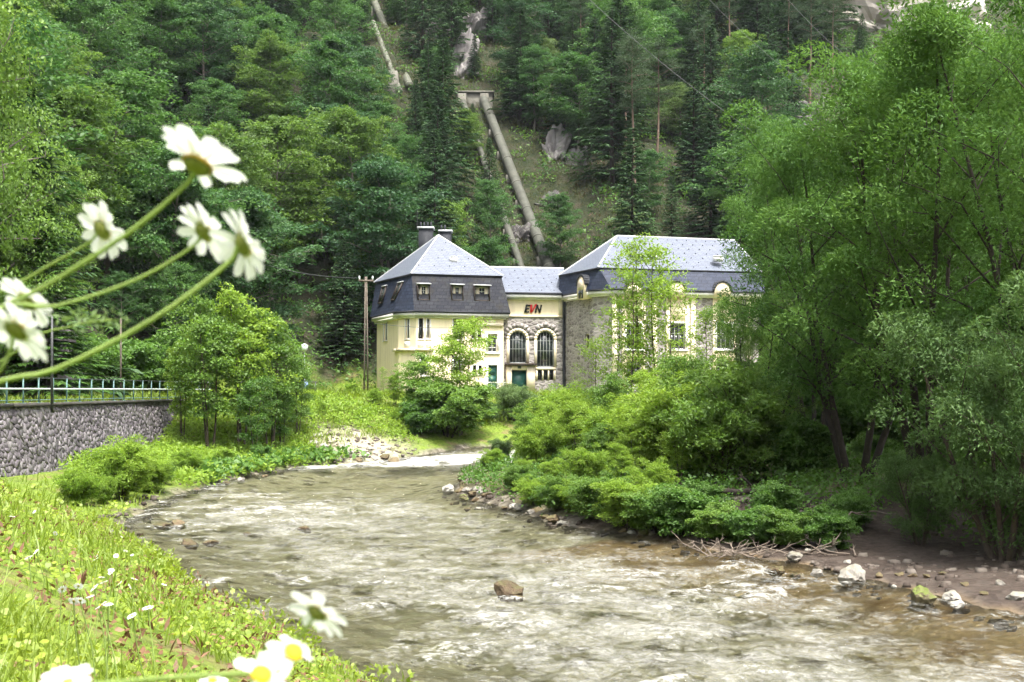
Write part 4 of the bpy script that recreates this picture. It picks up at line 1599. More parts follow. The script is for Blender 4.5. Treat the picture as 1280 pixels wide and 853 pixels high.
def penstock(label, a, b, rad, mat, every=6.0, group='penstock pipes on the slope'):
    a, b = np.array(a, float), np.array(b, float)
    R = thing('penstock_pipe', label, 'pipe', tuple(a), group)
    L = np.linalg.norm(b - a)
    d = (b - a) / L
    n = max(4, int(L / 1.5))
    part('pipe_run', MB().tube([d * L * i / n for i in range(n + 1)], rad, 18, True), mat, R, True)
    k = int(L / every)
    for i in range(k + 1):
        p = d * min(L - 0.2, max(0.2, i * every))
        part('flange', MB().tube([p - d * 0.10, p, p + d * 0.10], rad * 1.10, 18, True), mat, R)
    for i in range(k):
        s = (i + 0.5) * every
        p = a + d * s
        g = ground(p[0], p[1])
        mb = MB()
        w = rad * 1.25
        mb.box(p[0] - a[0] - w, p[0] - a[0] + w, p[1] - a[1] - 0.35, p[1] - a[1] + 0.35, g - a[2] - 0.6, p[2] - a[2] - rad * 0.55)
        part('saddle', mb, 'mossy_concrete', R)
    return R


def along(p, lift):
    return (p.x, p.y, p.z + lift)


h0, h1 = hit(687, 338, 1.0, 60), hit(605, 126, 1.0, 60)
penstock('thick green penstock pipe climbing the slope above the connecting hall', along(h0, 1.0), along(h1, 1.0), 0.58, 'pipe_paint', 6.0)
off = Vector((-2.7, -0.3, -0.15))
penstock('thinner green penstock pipe running beside the thick pipe', tuple(Vector(along(h0, 0.8)) + off), tuple(Vector(along(h1, 0.8)) + off), 0.37, 'pipe_paint', 6.0)
g0, g1 = hit(512, 108, 1.2, 60), hit(462, -10, 1.2, 60)
penstock('pale penstock pipe high up in the trees, the longer upper one', along(g0, 1.1), along(g1, 1.3), 0.52, 'pipe_paint_pale', 7.0)
k0, k1 = hit(500, 112, 1.2, 60), hit(466, 28, 1.2, 60)
penstock('slim pale penstock pipe high up in the trees, beside its longer twin', along(k0, 0.9), along(k1, 1.1), 0.36, 'pipe_paint_pale', 7.0)


def anchor():
    c = h1
    R = thing('anchor_block', 'concrete anchor block where the thick pipe meets the cliff', 'concrete block', (c.x, c.y, c.z))
    mb = MB()
    mb.box(-3.6, 1.1, 0.0, 2.6, -1.5, 1.9)
    part('block', mb, 'mossy_concrete', R)
    m2 = MB()
    m2.box(-3.8, 1.3, -0.25, 2.8, 1.9, 2.15)
    part('slab', m2, 'mossy_concrete', R)
    for x in (-2.9, 0.0):
        m3 = MB()
        m3.box(x - 0.50, x + 0.60, -0.30, 0.0, -1.2, 1.8)
        part('pier', m3, 'mossy_concrete', R)
    q = hit(487, 112)
    tag(part('stone_pier', MB().hexa([(q.x - 1.3, q.y - 0.9, q.z - 2), (q.x + 1.3, q.y - 0.9, q.z - 2), (q.x + 1.3, q.y + 0.9, q.z - 2), (q.x - 1.3, q.y + 0.9, q.z - 2), (q.x - 1.05, q.y - 0.7, q.z + 2.2), (q.x + 1.05, q.y - 0.7, q.z + 2.2), (q.x + 1.05, q.y + 0.7, q.z + 2.2), (q.x - 1.05, q.y + 0.7, q.z + 2.2)]), 'mossy_concrete', None), 'grey concrete pier below the pale upper pipes', 'pier')


anchor()


def pole(label, u, d, ztop, r0, r1, twin=0.0, arm=0.0, mat='timber', base=None):
    x = (u - 640) / FPX * d
    z = ground(x, d) if base is None else base
    R = thing('utility_pole', label, 'utility pole', (x, d, z))
    h = ztop - z
    for s in ((-1, 1) if twin else (0,)):
        part('mast', MB().tube([(s * twin * 1.5, 0, -0.3), (s * twin, 0, h * 0.5), (s * twin * 0.5, 0, h)], [r0, (r0 + r1) / 2, r1], 8, True), mat, R)
    if arm:
        mb = MB()
        mb.box(-arm, arm, -0.06, 0.06, h - 0.35, h - 0.22)
        part('crossarm', mb, mat, R)
        for s in (-1, 1):
            part('insulator', MB().tube([(s * arm * 0.9, 0, h - 0.22), (s * arm * 0.9, 0, h - 0.1), (s * arm * 0.9, 0, h + 0.05)], [0.05, 0.07, 0.03], 6, True), 'pale_rail_paint', R)
    return Vector((x, d, ztop))


p_house = pole('twin-legged timber utility pole standing beside the yellow house', 457.5, 76.5, pix(457, 346, 76.5).z, 0.055, 0.045, 0.09, 0.5)
q = hit(148, 292)
p_slope = pole('pale utility pole with crossarm among the trees above the tall daisies', 148, q.y, pix(148, 230, q.y).z, 0.16, 0.11, 0, 0.9, 'grey_bark')
p_wall = pole('thin dark pole standing by the railing behind the low daisies', 65, 44.0, pix(65, 395, 44).z, 0.06, 0.05, 0, 0, 'dark_metal', 3.42)
p_rail2 = pole('slim grey pole beyond the railing near the riverside alders', 151, 60.0, pix(151, 398, 60).z, 0.06, 0.05, 0, 0, 'timber', 3.42)


plain('cable_metal', (0.07, 0.075, 0.075), 0.5, 0.1, 8.0)


def wire(label, pts, r, sag):
    a, b = np.array(pts[0], float), np.array(pts[1], float)
    P = []
    for t in np.linspace(0, 1, 25):
        p = a + (b - a) * t - a
        p[2] -= sag * 4 * t * (1 - t)
        P.append(p)
    o = part('power_line', MB().tube(P, r, 5), 'cable_metal', None)
    o.location = tuple(a)
    tag(o, label, 'cable', 'overhead cables')


wire('thick overhead cable crossing the wooded slope above the big roof', (pix(690, -45, 112), pix(1075, 250, 100)), 0.022, 1.5)
wire('thin overhead cable high over the dark spruces', (pix(850, -40, 125), pix(1110, 175, 105)), 0.018, 1.5)
wire('faint overhead cable under the grey cliff', (pix(960, -30, 125), pix(1130, 120, 105)), 0.018, 1.2)
wire('thin wire from the pole on the slope to the pole by the house', (tuple(p_slope + Vector((0.8, 0, -0.1))), tuple(p_house + Vector((-0.6, 0, -0.1)))), 0.022, 2.0)
wire('thin wire from the pole on the slope out past the daisies', (tuple(p_slope + Vector((-0.8, 0, -0.1))), tuple(p_slope + Vector((-26, -20, 3)))), 0.022, 0.8)
wire('thin service wire across the yellow house front', (tuple(p_house + Vector((0.6, 0, -3.2))), tuple(pix(628, 405, 85.2))), 0.016, 0.3)


def lamp():
    x, d = (380.5 - 640) / FPX * 82.0, 82.0
    z = ground(x, d)
    R = thing('street_lamp', 'grey street lamp in the meadow before the dark trees', 'street lamp', (x, d, z))
    h = pix(380, 437, d).z - z
    part('post', MB().tube([(0, 0, -0.2), (0, 0, h * 0.5), (0, 0, h)], [0.07, 0.06, 0.05], 8), 'grey_metal', R)
    part('lamp_head', MB().tube([(0, 0, h - 0.15), (0, 0, h), (0, 0, h + 0.30), (0, 0, h + 0.42)], [0.10, 0.22, 0.28, 0.06], 10, True), 'pale_rail_paint', R)
    part('sign_board', MB().hexa([(-0.28, -0.1, 0.6), (0.28, -0.1, 0.6), (0.28, -0.07, 0.6), (-0.28, -0.07, 0.6), (-0.28, -0.1, 1.2), (0.28, -0.1, 1.2), (0.28, -0.07, 1.2), (-0.28, -0.07, 1.2)]), 'blue_paint', R)


plain('blue_paint', (0.20, 0.30, 0.45), 0.5, 0.1, 4)
lamp()


def bridge():
    a = pix(300, 497, 70.0)
    b = pix(398, 497, 74.0)
    R = thing('culvert_bridge', 'pale concrete culvert slab with low rail behind the riverside alders', 'bridge', (a.x, a.y, 3.2))
    d = Vector((b.x - a.x, b.y - a.y, 0))
    L = d.length
    d.normalize()
    n = Vector((-d.y, d.x, 0))
    def bx(mb, s0, s1, w0, w1, z0, z1):
        mb.hexa([tuple(d * s + n * w + Vector((0, 0, z))) for z in (z0, z1) for (s, w) in ((s0, w0), (s1, w0), (s1, w1), (s0, w1))])
    m = MB()
    bx(m, 0, L, 0, 4, 0.0, 0.40)
    part('slab', m, 'concrete', R)
    m = MB()
    bx(m, 0, L * 0.95, 0.4, 3.8, -2.6, 0.0)
    part('abutment', m, 'mossy_concrete', R)
    for i in range(6):
        m = MB()
        bx(m, L * (0.02 + 0.19 * i), L * (0.02 + 0.19 * i) + 0.07, 0.1, 0.17, 0.40, 1.35)
        part('post', m, 'dark_metal', R)
    for z in (0.9, 1.32):
        m = MB()
        bx(m, 0, L, 0.11, 0.16, z, z + 0.05)
        part('rail', m, 'dark_metal', R)


bridge()

# ------------------------------------------------------------------ rocks


def rock_mesh(name, seed, mat, sub=3, flat=0.65, rough=0.38, facet=True):
    import bmesh
    bm = bmesh.new()
    bmesh.ops.create_icosphere(bm, subdivisions=sub, radius=1.0)
    off = Vector((seed * 13.7, seed * 5.1, seed * 2.3))
    rng = RS_(seed)
    planes = [(Vector(rng.normal(size=3)).normalized(), rng.uniform(0.55, 0.85)) for _ in range(9)]
    for v in bm.verts:
        p = v.co.copy()
        if facet:
            for n_, h_ in planes:
                e = p.dot(n_) - h_
                if e > 0:
                    p -= n_ * e * 0.85
        k = 1 + rough * mnoise.fractal(v.co * 1.1 + off, 0.9, 2.1, 4) + 0.08 * mnoise.noise(v.co * 5 + off)
        p *= k
        p.z *= flat
        v.co = p
    me = bpy.data.meshes.new(name)
    bm.to_mesh(me)
    bm.free()
    a = me.attributes.new('rnd', 'FLOAT', 'POINT')
    rr = RS_(seed).rand() * 0.5 + 0.25
    a.data.foreach_set('value', np.full(len(me.vertices), rr, dtype=np.float32))
    if not facet:
        me.polygons.foreach_set('use_smooth', np.ones(len(me.polygons), dtype=bool))
    me.materials.append(MATS[mat])
    return me


def rock_mat(name, cols, moss, moss_amt):
    t = NT(name)
    co = t.coord()
    oi = t.n('ObjectInfo').outputs['Random']
    n1 = t.noise(2.2, 7, 0.65, co)
    f = t.math('ADD', t.math('MULTIPLY', oi, 0.4), t.math('MULTIPLY', n1, 0.7))
    c = t.ramp(f, cols)
    ge = t.n('NewGeometry')
    sp = t.n('SeparateXYZ')
    t.l(ge.outputs['Normal'], sp.inputs[0])
    mk = t.math('MULTIPLY', t.math('ADD', t.math('MULTIPLY', sp.outputs[2], 0.6), t.math('MULTIPLY', t.noise(3.0, 4, 0.6, co), 0.9)), 1.0)
    mk = t.ramp(mk, [(0.75, (0, 0, 0)), (1.0, (moss_amt,) * 3)])
    c = t.mix(mk, c, moss)
    t.principled(c, 0.75, t.bump(t.noise(9, 6, 0.7, co), 0.6, 0.06), 0, 0.4)


rock_mat('limestone', [(0.2, (0.17, 0.15, 0.13)), (0.55, (0.33, 0.31, 0.28)), (0.9, (0.55, 0.53, 0.50))], (0.16, 0.16, 0.07), 0.35)
rock_mat('brown_rock', [(0.2, (0.060, 0.042, 0.026)), (0.55, (0.135, 0.095, 0.055)), (0.9, (0.24, 0.18, 0.11))], (0.075, 0.080, 0.022), 0.6)
rock_mat('mossy_rock', [(0.2, (0.06, 0.05, 0.03)), (0.55, (0.13, 0.11, 0.06)), (0.9, (0.22, 0.19, 0.11))], (0.115, 0.150, 0.025), 1.0)
rock_mat('cliff_rock', [(0.2, (0.045, 0.040, 0.041)), (0.5, (0.105, 0.095, 0.095)), (0.9, (0.23, 0.215, 0.21))], (0.04, 0.062, 0.02), 0.9)
ROCKS = {m: [rock_mesh('rock', i * 7 + k, m, 3, 0.62) for i in range(4)] for k, m in enumerate(('limestone', 'brown_rock', 'mossy_rock'))}
CLIFFS = [rock_mesh('cliff', 60 + i, 'cliff_rock', 5, 1.0, 0.75) for i in range(3)]
rk = RS_(8)


def rock(u, v, wpx, mat, label, group, squash=1.0, sink=0.30):
    p = hit(u, v)
    r = wpx / 2 / FPX * p.y
    o = link('river_rock', ROCKS[mat][rk.randint(4)])
    s = r * 0.95
    o.scale = (s, s * rk.uniform(0.75, 1.1), s * squash * rk.uniform(0.85, 1.15))
    o.rotation_euler = (rk.uniform(-0.2, 0.2), rk.uniform(-0.2, 0.2), rk.uniform(0, 6.28))
    o.location = (p.x, p.y + r * 0.5, p.z + s * 0.62 * (0.5 - sink) * squash)
    tag(o, label, 'rock', group)
    return o


rock(634, 750, 38, 'brown_rock', 'dark brown mossy rock alone in the middle of the river', 'rocks in the river', 1.5, -0.15)
rock(647, 752, 18, 'brown_rock', 'small brown rock leaning on the lone midstream rock', 'rocks in the river', 0.9, 0.2)
rock(237, 682, 24, 'brown_rock', 'flat brown rock in the riffle below the bank daisies, nearer the bank', 'rocks in the river')
rock(263, 681, 20, 'brown_rock', 'reddish rock in the riffle, next outward from the flat brown one', 'rocks in the river')
rock(203, 661, 30, 'brown_rock', 'long low brown rock awash beyond the flat riffle rocks', 'rocks in the river', 0.7)
rock(223, 657, 22, 'brown_rock', 'small round brown rock touching the long low one', 'rocks in the river')
rock(380, 663, 20, 'brown_rock', 'single brown rock in midstream above the white riffle', 'rocks in the river')
rock(311, 670, 16, 'brown_rock', 'tiny dark rock awash between two riffle rocks', 'rocks in the river', 0.7)
rock(137, 668, 18, 'limestone', 'pale rock at the foot of the round willow bushes', 'rocks in the river')
rock(151, 672, 16, 'brown_rock', 'small brown rock standing in shallows off the willow bushes', 'rocks in the river', 1.2)
rock(560, 616, 20, 'limestone', 'white rounded rock in the stream off the bushy bank tip', 'rocks in the river', 1.1, 0.1)
rock(1070, 730, 36, 'limestone', 'large pale grey boulder at the shaded gravel edge', 'boulders along the shaded shore', 1.5, 0.1)
rock(1156, 756, 42, 'mossy_rock', 'green moss-topped boulder in the shallows by the gravel bar', 'boulders along the shaded shore', 1.1, 0.15)
rock(1192, 752, 30, 'limestone', 'pale brown boulder right beside the moss-topped one', 'boulders along the shaded shore', 1.1, 0.15)
rock(1198, 761, 24, 'limestone', 'low grey stone in front of the pale brown boulder', 'boulders along the shaded shore', 0.9, 0.15)
rock(1274, 752, 30, 'limestone', 'pale flat stone at the picture edge on the gravel bar', 'boulders along the shaded shore', 0.8, 0.15)
rock(971, 717, 32, 'brown_rock', 'brown boulder in the shallows below the driftwood', 'boulders along the shaded shore')
rock(995, 701, 22, 'limestone', 'grey stone by the driftwood branches', 'boulders along the shaded shore', 1.1, 0.1)
rock(1022, 720, 18, 'limestone', 'small yellowish stone between brown boulder and large grey boulder', 'boulders along the shaded shore', 1.2, 0.1)
rock(1036, 689, 20, 'limestone', 'bluish grey stone up on the bank behind the driftwood', 'boulders along the shaded shore', 1.2, 0.1)
rock(995, 722, 18, 'brown_rock', 'low reddish stone next to the brown boulder', 'boulders along the shaded shore')
rock(932, 747, 22, 'brown_rock', 'dark wet rock awash in the fast water', 'rocks in the river', 0.6, 0.35)

PILES = [
    ('pile', [(577, 602, 14, 'brown_rock'), (579, 609, 16, 'brown_rock'), (584, 615, 14, 'limestone'), (576, 618, 14, 'brown_rock'), (580, 625, 16, 'mossy_rock'), (590, 620, 14, 'brown_rock'), (594, 627, 14, 'brown_rock'), (597, 614, 14, 'limestone'), (603, 618, 13, 'limestone'), (609, 621, 16, 'brown_rock'), (584, 638, 11, 'brown_rock'), (597, 637, 9, 'limestone'), (564, 631, 6, 'brown_rock')], 'rock from the river side in the heap at the bushy bank tip', 'rocks heaped at the bank tip'),
    ('edge', [(630, 637, 10, 'brown_rock'), (643, 634, 12, 'limestone'), (650, 639, 16, 'limestone'), (655, 631, 12, 'brown_rock'), (664, 643, 14, 'limestone'), (672, 640, 14, 'brown_rock'), (682, 651, 14, 'brown_rock'), (692, 655, 20, 'brown_rock'), (704, 656, 16, 'limestone'), (790, 668, 14, 'limestone'), (806, 672, 16, 'mossy_rock'), (779, 667, 12, 'brown_rock')], 'rock from the heap along the waterline under the bright bushes', 'rocks along the bushy waterline'),
    ('far', [(402, 573, 14, 'limestone'), (414, 566, 12, 'limestone'), (424, 577, 12, 'limestone'), (436, 570, 14, 'limestone'), (447, 577, 13, 'brown_rock'), (458, 572, 14, 'limestone'), (470, 577, 13, 'limestone'), (480, 575, 14, 'brown_rock'), (492, 577, 14, 'brown_rock'), (430, 560, 12, 'limestone'), (397, 547, 16, 'limestone'), (391, 556, 14, 'limestone'), (404, 560, 13, 'limestone'), (448, 560, 10, 'limestone'), (386, 570, 10, 'brown_rock'), (462, 563, 10, 'limestone')], 'stone counted from the alders on the stony far bank', 'stones on the far bank'),
    ('bar', [(1100, 722, 12, 'brown_rock'), (1118, 735, 10, 'limestone'), (1126, 721, 13, 'brown_rock'), (1142, 722, 13, 'brown_rock'), (1160, 722, 11, 'brown_rock'), (1180, 719, 12, 'brown_rock'), (1208, 733, 12, 'brown_rock'), (1232, 745, 14, 'brown_rock'), (1046, 736, 10, 'brown_rock'), (1252, 732, 14, 'limestone'), (1060, 705, 12, 'limestone'), (1010, 690, 10, 'limestone')], 'stone along the shaded gravel bar counted from the driftwood', 'stones on the gravel bar'),
    ('leftedge', [(118, 660, 14, 'brown_rock'), (283, 606, 10, 'brown_rock'), (300, 602, 12, 'limestone'), (246, 613, 10, 'brown_rock'), (330, 597, 10, 'brown_rock')], 'rock along the bank edge under the willow bushes going upstream', 'rocks under the willow bushes'),
]
for _, lst, lab, grp in PILES:
    lst = sorted(lst)
    for i, (u, v, w, m) in enumerate(lst):
        rock(u, v, w, m, ordinal(i + 1) + ' ' + lab, grp, rk.uniform(0.8, 1.2), 0.15)


def outcrop(u, v, size, label, sq=(1.0, 0.8, 1.0), dmin=0, k=0):
    p = hit(u, v, 0, dmin)
    o = link('rock_outcrop', CLIFFS[k % 3])
    if 'pale' in label:
        o.material_slots[0].link = 'OBJECT'
        o.material_slots[0].material = MATS['limestone']
    o.location = (p.x, p.y + size * 0.35, p.z - size * 0.15)
    o.scale = (size * sq[0], size * sq[1], size * sq[2])
    o.rotation_euler = (0.15, 0.1, k * 1.3)
    tag(o, label, 'rock outcrop', 'rock outcrops in the slope')


outcrop(15, 470, 3.6, 'reddish grey rock face behind the railing and low daisies', (0.9, 0.9, 1.5), 0, 0)
outcrop(55, 468, 2.4, 'smaller rock face beside the thin dark pole', (1, 0.9, 1.1), 0, 1)
outcrop(100, 474, 2.2, 'low rock ledge behind the railing near the slim pole', (1.2, 0.9, 1.0), 0, 2)
outcrop(578, 92, 3.4, 'tall grey cliff above the concrete anchor block', (0.9, 0.7, 1.5), 0, 1)
outcrop(590, 45, 3.6, 'upper grey cliff near the top edge over the anchor block', (0.9, 0.8, 1.2), 0, 2)
outcrop(545, 50, 2.4, 'brownish crag between the upper pipes and the tall cliff', (1.2, 0.8, 1.2), 0, 0)
outcrop(695, 198, 2.6, 'small grey crag just uphill of the thick pipe', (1.0, 0.8, 1.3), 0, 1)
outcrop(722, 205, 1.6, 'pinkish rock beside the small grey crag', (1.0, 0.8, 1.4), 0, 2)
outcrop(1110, 30, 8.5, 'broad pale cliff at the top edge above the willows', (1.5, 0.8, 1.2), 0, 0)
outcrop(1190, 30, 8.0, 'pale cliff shoulder topped by dark props above the willows', (1.4, 0.8, 1.0), 0, 1)
outcrop(1015, 160, 2.4, 'dark rock showing between spruces and willows', (1.0, 0.8, 1.6), 0, 2)
outcrop(690, 258, 1.8, 'low reddish rock next to the thick pipe above the hall', (1.2, 0.8, 1.0), 0, 0)
outcrop(650, 300, 1.5, 'little rock between the two lower pipes', (1.0, 0.8, 1.3), 0, 2)

for (u0, v0, u1, v1, lab) in ((1176, 2, 1171, 20, 'dark prop pole on the pale cliff, nearer the big roof'), (1213, 2, 1205, 24, 'dark prop pole on the pale cliff, farther from the big roof')):
    d_ = hit(1190, 30).y - 6
    a, b = pix(u0, v0 - 10, d_ + 4), pix(u1, v1, d_)
    o = part('prop_pole', MB().tube([(0, 0, 0), tuple((b - a) * 0.5), tuple(b - a)], 0.20, 8, True), 'dark_metal', None)
    o.location = a
    tag(o, lab, 'pole', 'props on the cliff')

# gravel and cobbles too small to pick apart


def scatter_stones(name, pts, rmin, rmax, mat, seed, label):
    rng = RS_(seed)
    mb = MB()
    base = np.array([(-1, -1, -1), (1, -1, -1), (1, 1, -1), (-1, 1, -1), (-1, -1, 1), (1, -1, 1), (1, 1, 1), (-1, 1, 1)], float) * 0.62
    Q = [[0, 3, 2, 1], [4, 5, 6, 7], [0, 1, 5, 4], [1, 2, 6, 5], [2, 3, 7, 6], [3, 0, 4, 7]]
    for (x, y, z) in pts:
        r = rmin + (rmax - rmin) * rng.rand() ** 2.5
        V = base * (1 + 0.45 * (rng.rand(8, 3) - 0.5))
        V[4:, :2] *= rng.uniform(0.4, 0.9)
        a = rng.rand() * 6.28
        c, s = math.cos(a), math.sin(a)
        V = np.stack([(V[:, 0] * c - V[:, 1] * s) * r, (V[:, 0] * s + V[:, 1] * c) * r * rng.uniform(0.6, 1), V[:, 2] * r * 0.6], axis=1)
        mb.add(V + np.array([x, y, z + r * 0.15]), Q, a=rng.rand())
    o = part(name, mb, mat, None, kind='stuff')
    o['label'] = label


stone_mat('cobble', [(0.15, (0.042, 0.032, 0.026)), (0.5, (0.095, 0.076, 0.063)), (0.85, (0.20, 0.178, 0.155))], 3.0, 0.3)


def sample(n, x0, x1, y0, y1, cond, seed):
    rng = RS_(seed)
    X = rng.uniform(x0, x1, n)
    Y = rng.uniform(y0, y1, n)
    L = land(X, Y, True)
    k = cond(X, Y, *L)
    return np.stack([X[k], Y[k], L[0][k]], axis=1)


gp = np.vstack([
    sample(5200, 3, 22, 12, 33, lambda X, Y, z, dl, dr, wet, t, left, bh: (~left) & (dr < np.where(wet, 0.8, 5.0)) & (fbm(X / 1.6, Y / 1.6, 14, 2) > 0.0), 1) - np.array([0, 0, 0.02]),
    sample(700, -4, 4, 30, 58, lambda X, Y, z, dl, dr, wet, t, left, bh: (~left) & (dr < np.where(wet, 0.8, 1.1)), 2),
    sample(1500, -13, -3, 58, 70, lambda X, Y, z, dl, dr, wet, t, left, bh: left & (~wet | (dl < 0.6)) & (((X + 8.8) / 3.6) ** 2 + ((Y - 63.5) / 3.4) ** 2 < 1), 3),
    sample(900, -14, -8, 31, 60, lambda X, Y, z, dl, dr, wet, t, left, bh: left & (dl < 0.6), 4)])
scatter_stones('gravel', gp, 0.03, 0.20, 'cobble', 5, 'grey brown gravel and cobbles along the water edge')
bp = sample(900, -13, 14, 14, 60, lambda X, Y, z, dl, dr, wet, t, left, bh: wet & (np.minimum(dl, dr) > 1.3), 6)
scatter_stones('pebbles', bp - np.array([0, 0, 0.15]), 0.08, 0.24, 'cobble', 7, 'brown stones lying on the riverbed')

# driftwood


def stick(rng, a, b, r, kink=0.12, forks=2):
    a, b = np.array(a, float), np.array(b, float)
    L = np.linalg.norm(b - a)
    mb = MB()
    P = []
    for t in np.linspace(0, 1, 7):
        P.append(a + (b - a) * t + rng.normal(size=3) * kink * L * 0.25 * (1 if 0 < t < 1 else 0))
    mb.tube(P, np.linspace(r, r * 0.35, 7), 6, True)
    for f in range(forks):
        i = rng.randint(2, 6)
        q = P[i] + (b - a) * 0.22 + rng.normal(size=3) * L * 0.14
        mb.tube([P[i], (P[i] + q) / 2 + rng.normal(size=3) * 0.03 * L, q], [r * 0.55, r * 0.4, r * 0.15], 5, True)
    return mb


def driftwood(label, u, v, n, span, up, seed):
    rng = RS_(seed)
    c = hit(u, v)
    R = thing('driftwood', label, 'driftwood', (c.x, c.y, c.z), 'driftwood on the shaded shore')
    for i in range(n):
        a = rng.uniform(-0.5, 0.5, 3) * np.array([span, span * 0.5, 0]) + np.array([0, 0, 0.05])
        ang = rng.uniform(0, 6.28)
        L = span * rng.uniform(0.35, 0.8)
        b = a + np.array([math.cos(ang) * L, math.sin(ang) * L * 0.6, rng.uniform(0.05, up)])
        part('branch', stick(rng, a, b, rng.uniform(0.010, 0.026), 0.07, 3), 'dead_wood', R)


driftwood('tangled heap of bleached driftwood branches at the waterline', 918, 697, 22, 1.6, 0.4, 3)
driftwood('few thin dead branches lying on the shore behind the grey boulder', 1030, 697, 8, 1.5, 0.4, 5)


def fallen(label, pts, r, mat, seed):
    rng = RS_(seed)
    P = [np.array(pix(*p)) for p in pts]
    Q = []
    for a, b in zip(P[:-1], P[1:]):
        for t in np.linspace(0, 1, 5)[:-1]:
            Q.append(a + (b - a) * t + rng.normal(size=3) * 0.04)
    Q.append(P[-1])
    Q = np.array(Q)
    R = thing('leaning_trunk', label, 'tree trunk', tuple(Q[0]), 'leaning trunks over the shaded shore')
    mb = MB().tube(Q - Q[0], np.linspace(r, r * 0.3, len(Q)), 8, True)
    part('trunk', mb, mat, R, True)
    for i in range(4, len(Q) - 1, 3):
        d = (Q[i] - Q[i - 1]) / np.linalg.norm(Q[i] - Q[i - 1])
        e = Q[i] + d * 0.5 + rng.normal(size=3) * 0.45
        part('branch', stick(rng, Q[i] - Q[0], e - Q[0], r * 0.35, 0.1, 2), mat, R)


fallen('dark bowed trunk arching low out of the bushes over the shore', [(990, 640, 33.5), (950, 617, 32.8), (900, 612, 32.2), (850, 622, 31.6), (815, 635, 31.2)], 0.13, 'dark_bark', 2)
fallen('long thin dead branch reaching from the willows over the gravel', [(1120, 640, 29), (1070, 640, 28.3), (1042, 652, 27.7), (1046, 672, 27.2)], 0.028, 'dead_wood', 4)

# ------------------------------------------------------------------ trees and bushes


def unit(v):
    return v / (np.linalg.norm(v, axis=-1, keepdims=True) + 1e-12)


def leaves_into(mb, rng, P, D, N, L, W, a):
    S = unit(np.cross(D, N))
    N2 = np.cross(S, D)
    L = L[:, None]
    W = W[:, None]
    v0 = P
    v1 = P + D * L * 0.45 + S * W * 0.5 + N2 * W * 0.10
    v2 = P + D * L - N2 * L * 0.08
    v3 = P + D * L * 0.45 - S * W * 0.5 + N2 * W * 0.10
    V = np.stack([v0, v1, v2, v3], axis=1).reshape(-1, 3)
    n = len(P)
    Q = np.arange(4 * n).reshape(n, 4)
    mb.add(V, Q, a=np.repeat(a, 4))


def clumps(mb, rng, C, O, per, cr, flat, droop, L, W, jit=0.7, up=0.0):
    """leaf sprays round the points C, stretched along the outward directions O"""
    C = np.array(C)
    O = unit(np.array(O))
    n = len(C) * per
    c = np.repeat(C, per, axis=0)
    o = np.repeat(O, per, axis=0)
    size = np.repeat(cr * (0.65 + 0.7 * rng.rand(len(C))), per)
    side = unit(np.cross(o, np.array([0, 0, 1.0]) + 0.01))
    upv = np.cross(side, o)
    g = unit(rng.normal(size=(n, 3)))
    g[:, 2] = np.where((g[:, 2] < 0) & (rng.rand(n) < 0.70), -g[:, 2], g[:, 2])
    rad = (0.42 + 0.62 * np.sqrt(rng.rand(n))) * size * 1.2
    lx, ly = g[:, 0] * 1.15 * rad, g[:, 1] * rad
    h2 = (lx * lx + ly * ly) / (size * 1.2)
    P = c + o * lx[:, None] + side * ly[:, None] + upv * (g[:, 2] * rad * flat)[:, None]
    P[:, 2] -= droop * h2
    D = unit(o * (0.35 + 0.5 * g[:, :1]) + side * 0.5 * g[:, 1:2] + rng.normal(size=(n, 3)) * jit * 0.75 + np.array([0, 0, up - 0.35 * droop]))
    N = unit(o * (g[:, :1] * 0.7) + side * (g[:, 1:2] * 0.7) + np.array([0, 0, 1.0]) * (np.abs(g[:, 2:3]) + 0.35) + rng.normal(size=(n, 3)) * 0.38)
    tone = np.repeat(rng.rand(len(C)), per) * 0.45 + rng.rand(n) * 0.55
    leaves_into(mb, rng, P, D, N, L * (0.7 + 0.6 * rng.rand(n)), W * (0.7 + 0.6 * rng.rand(n)), tone)


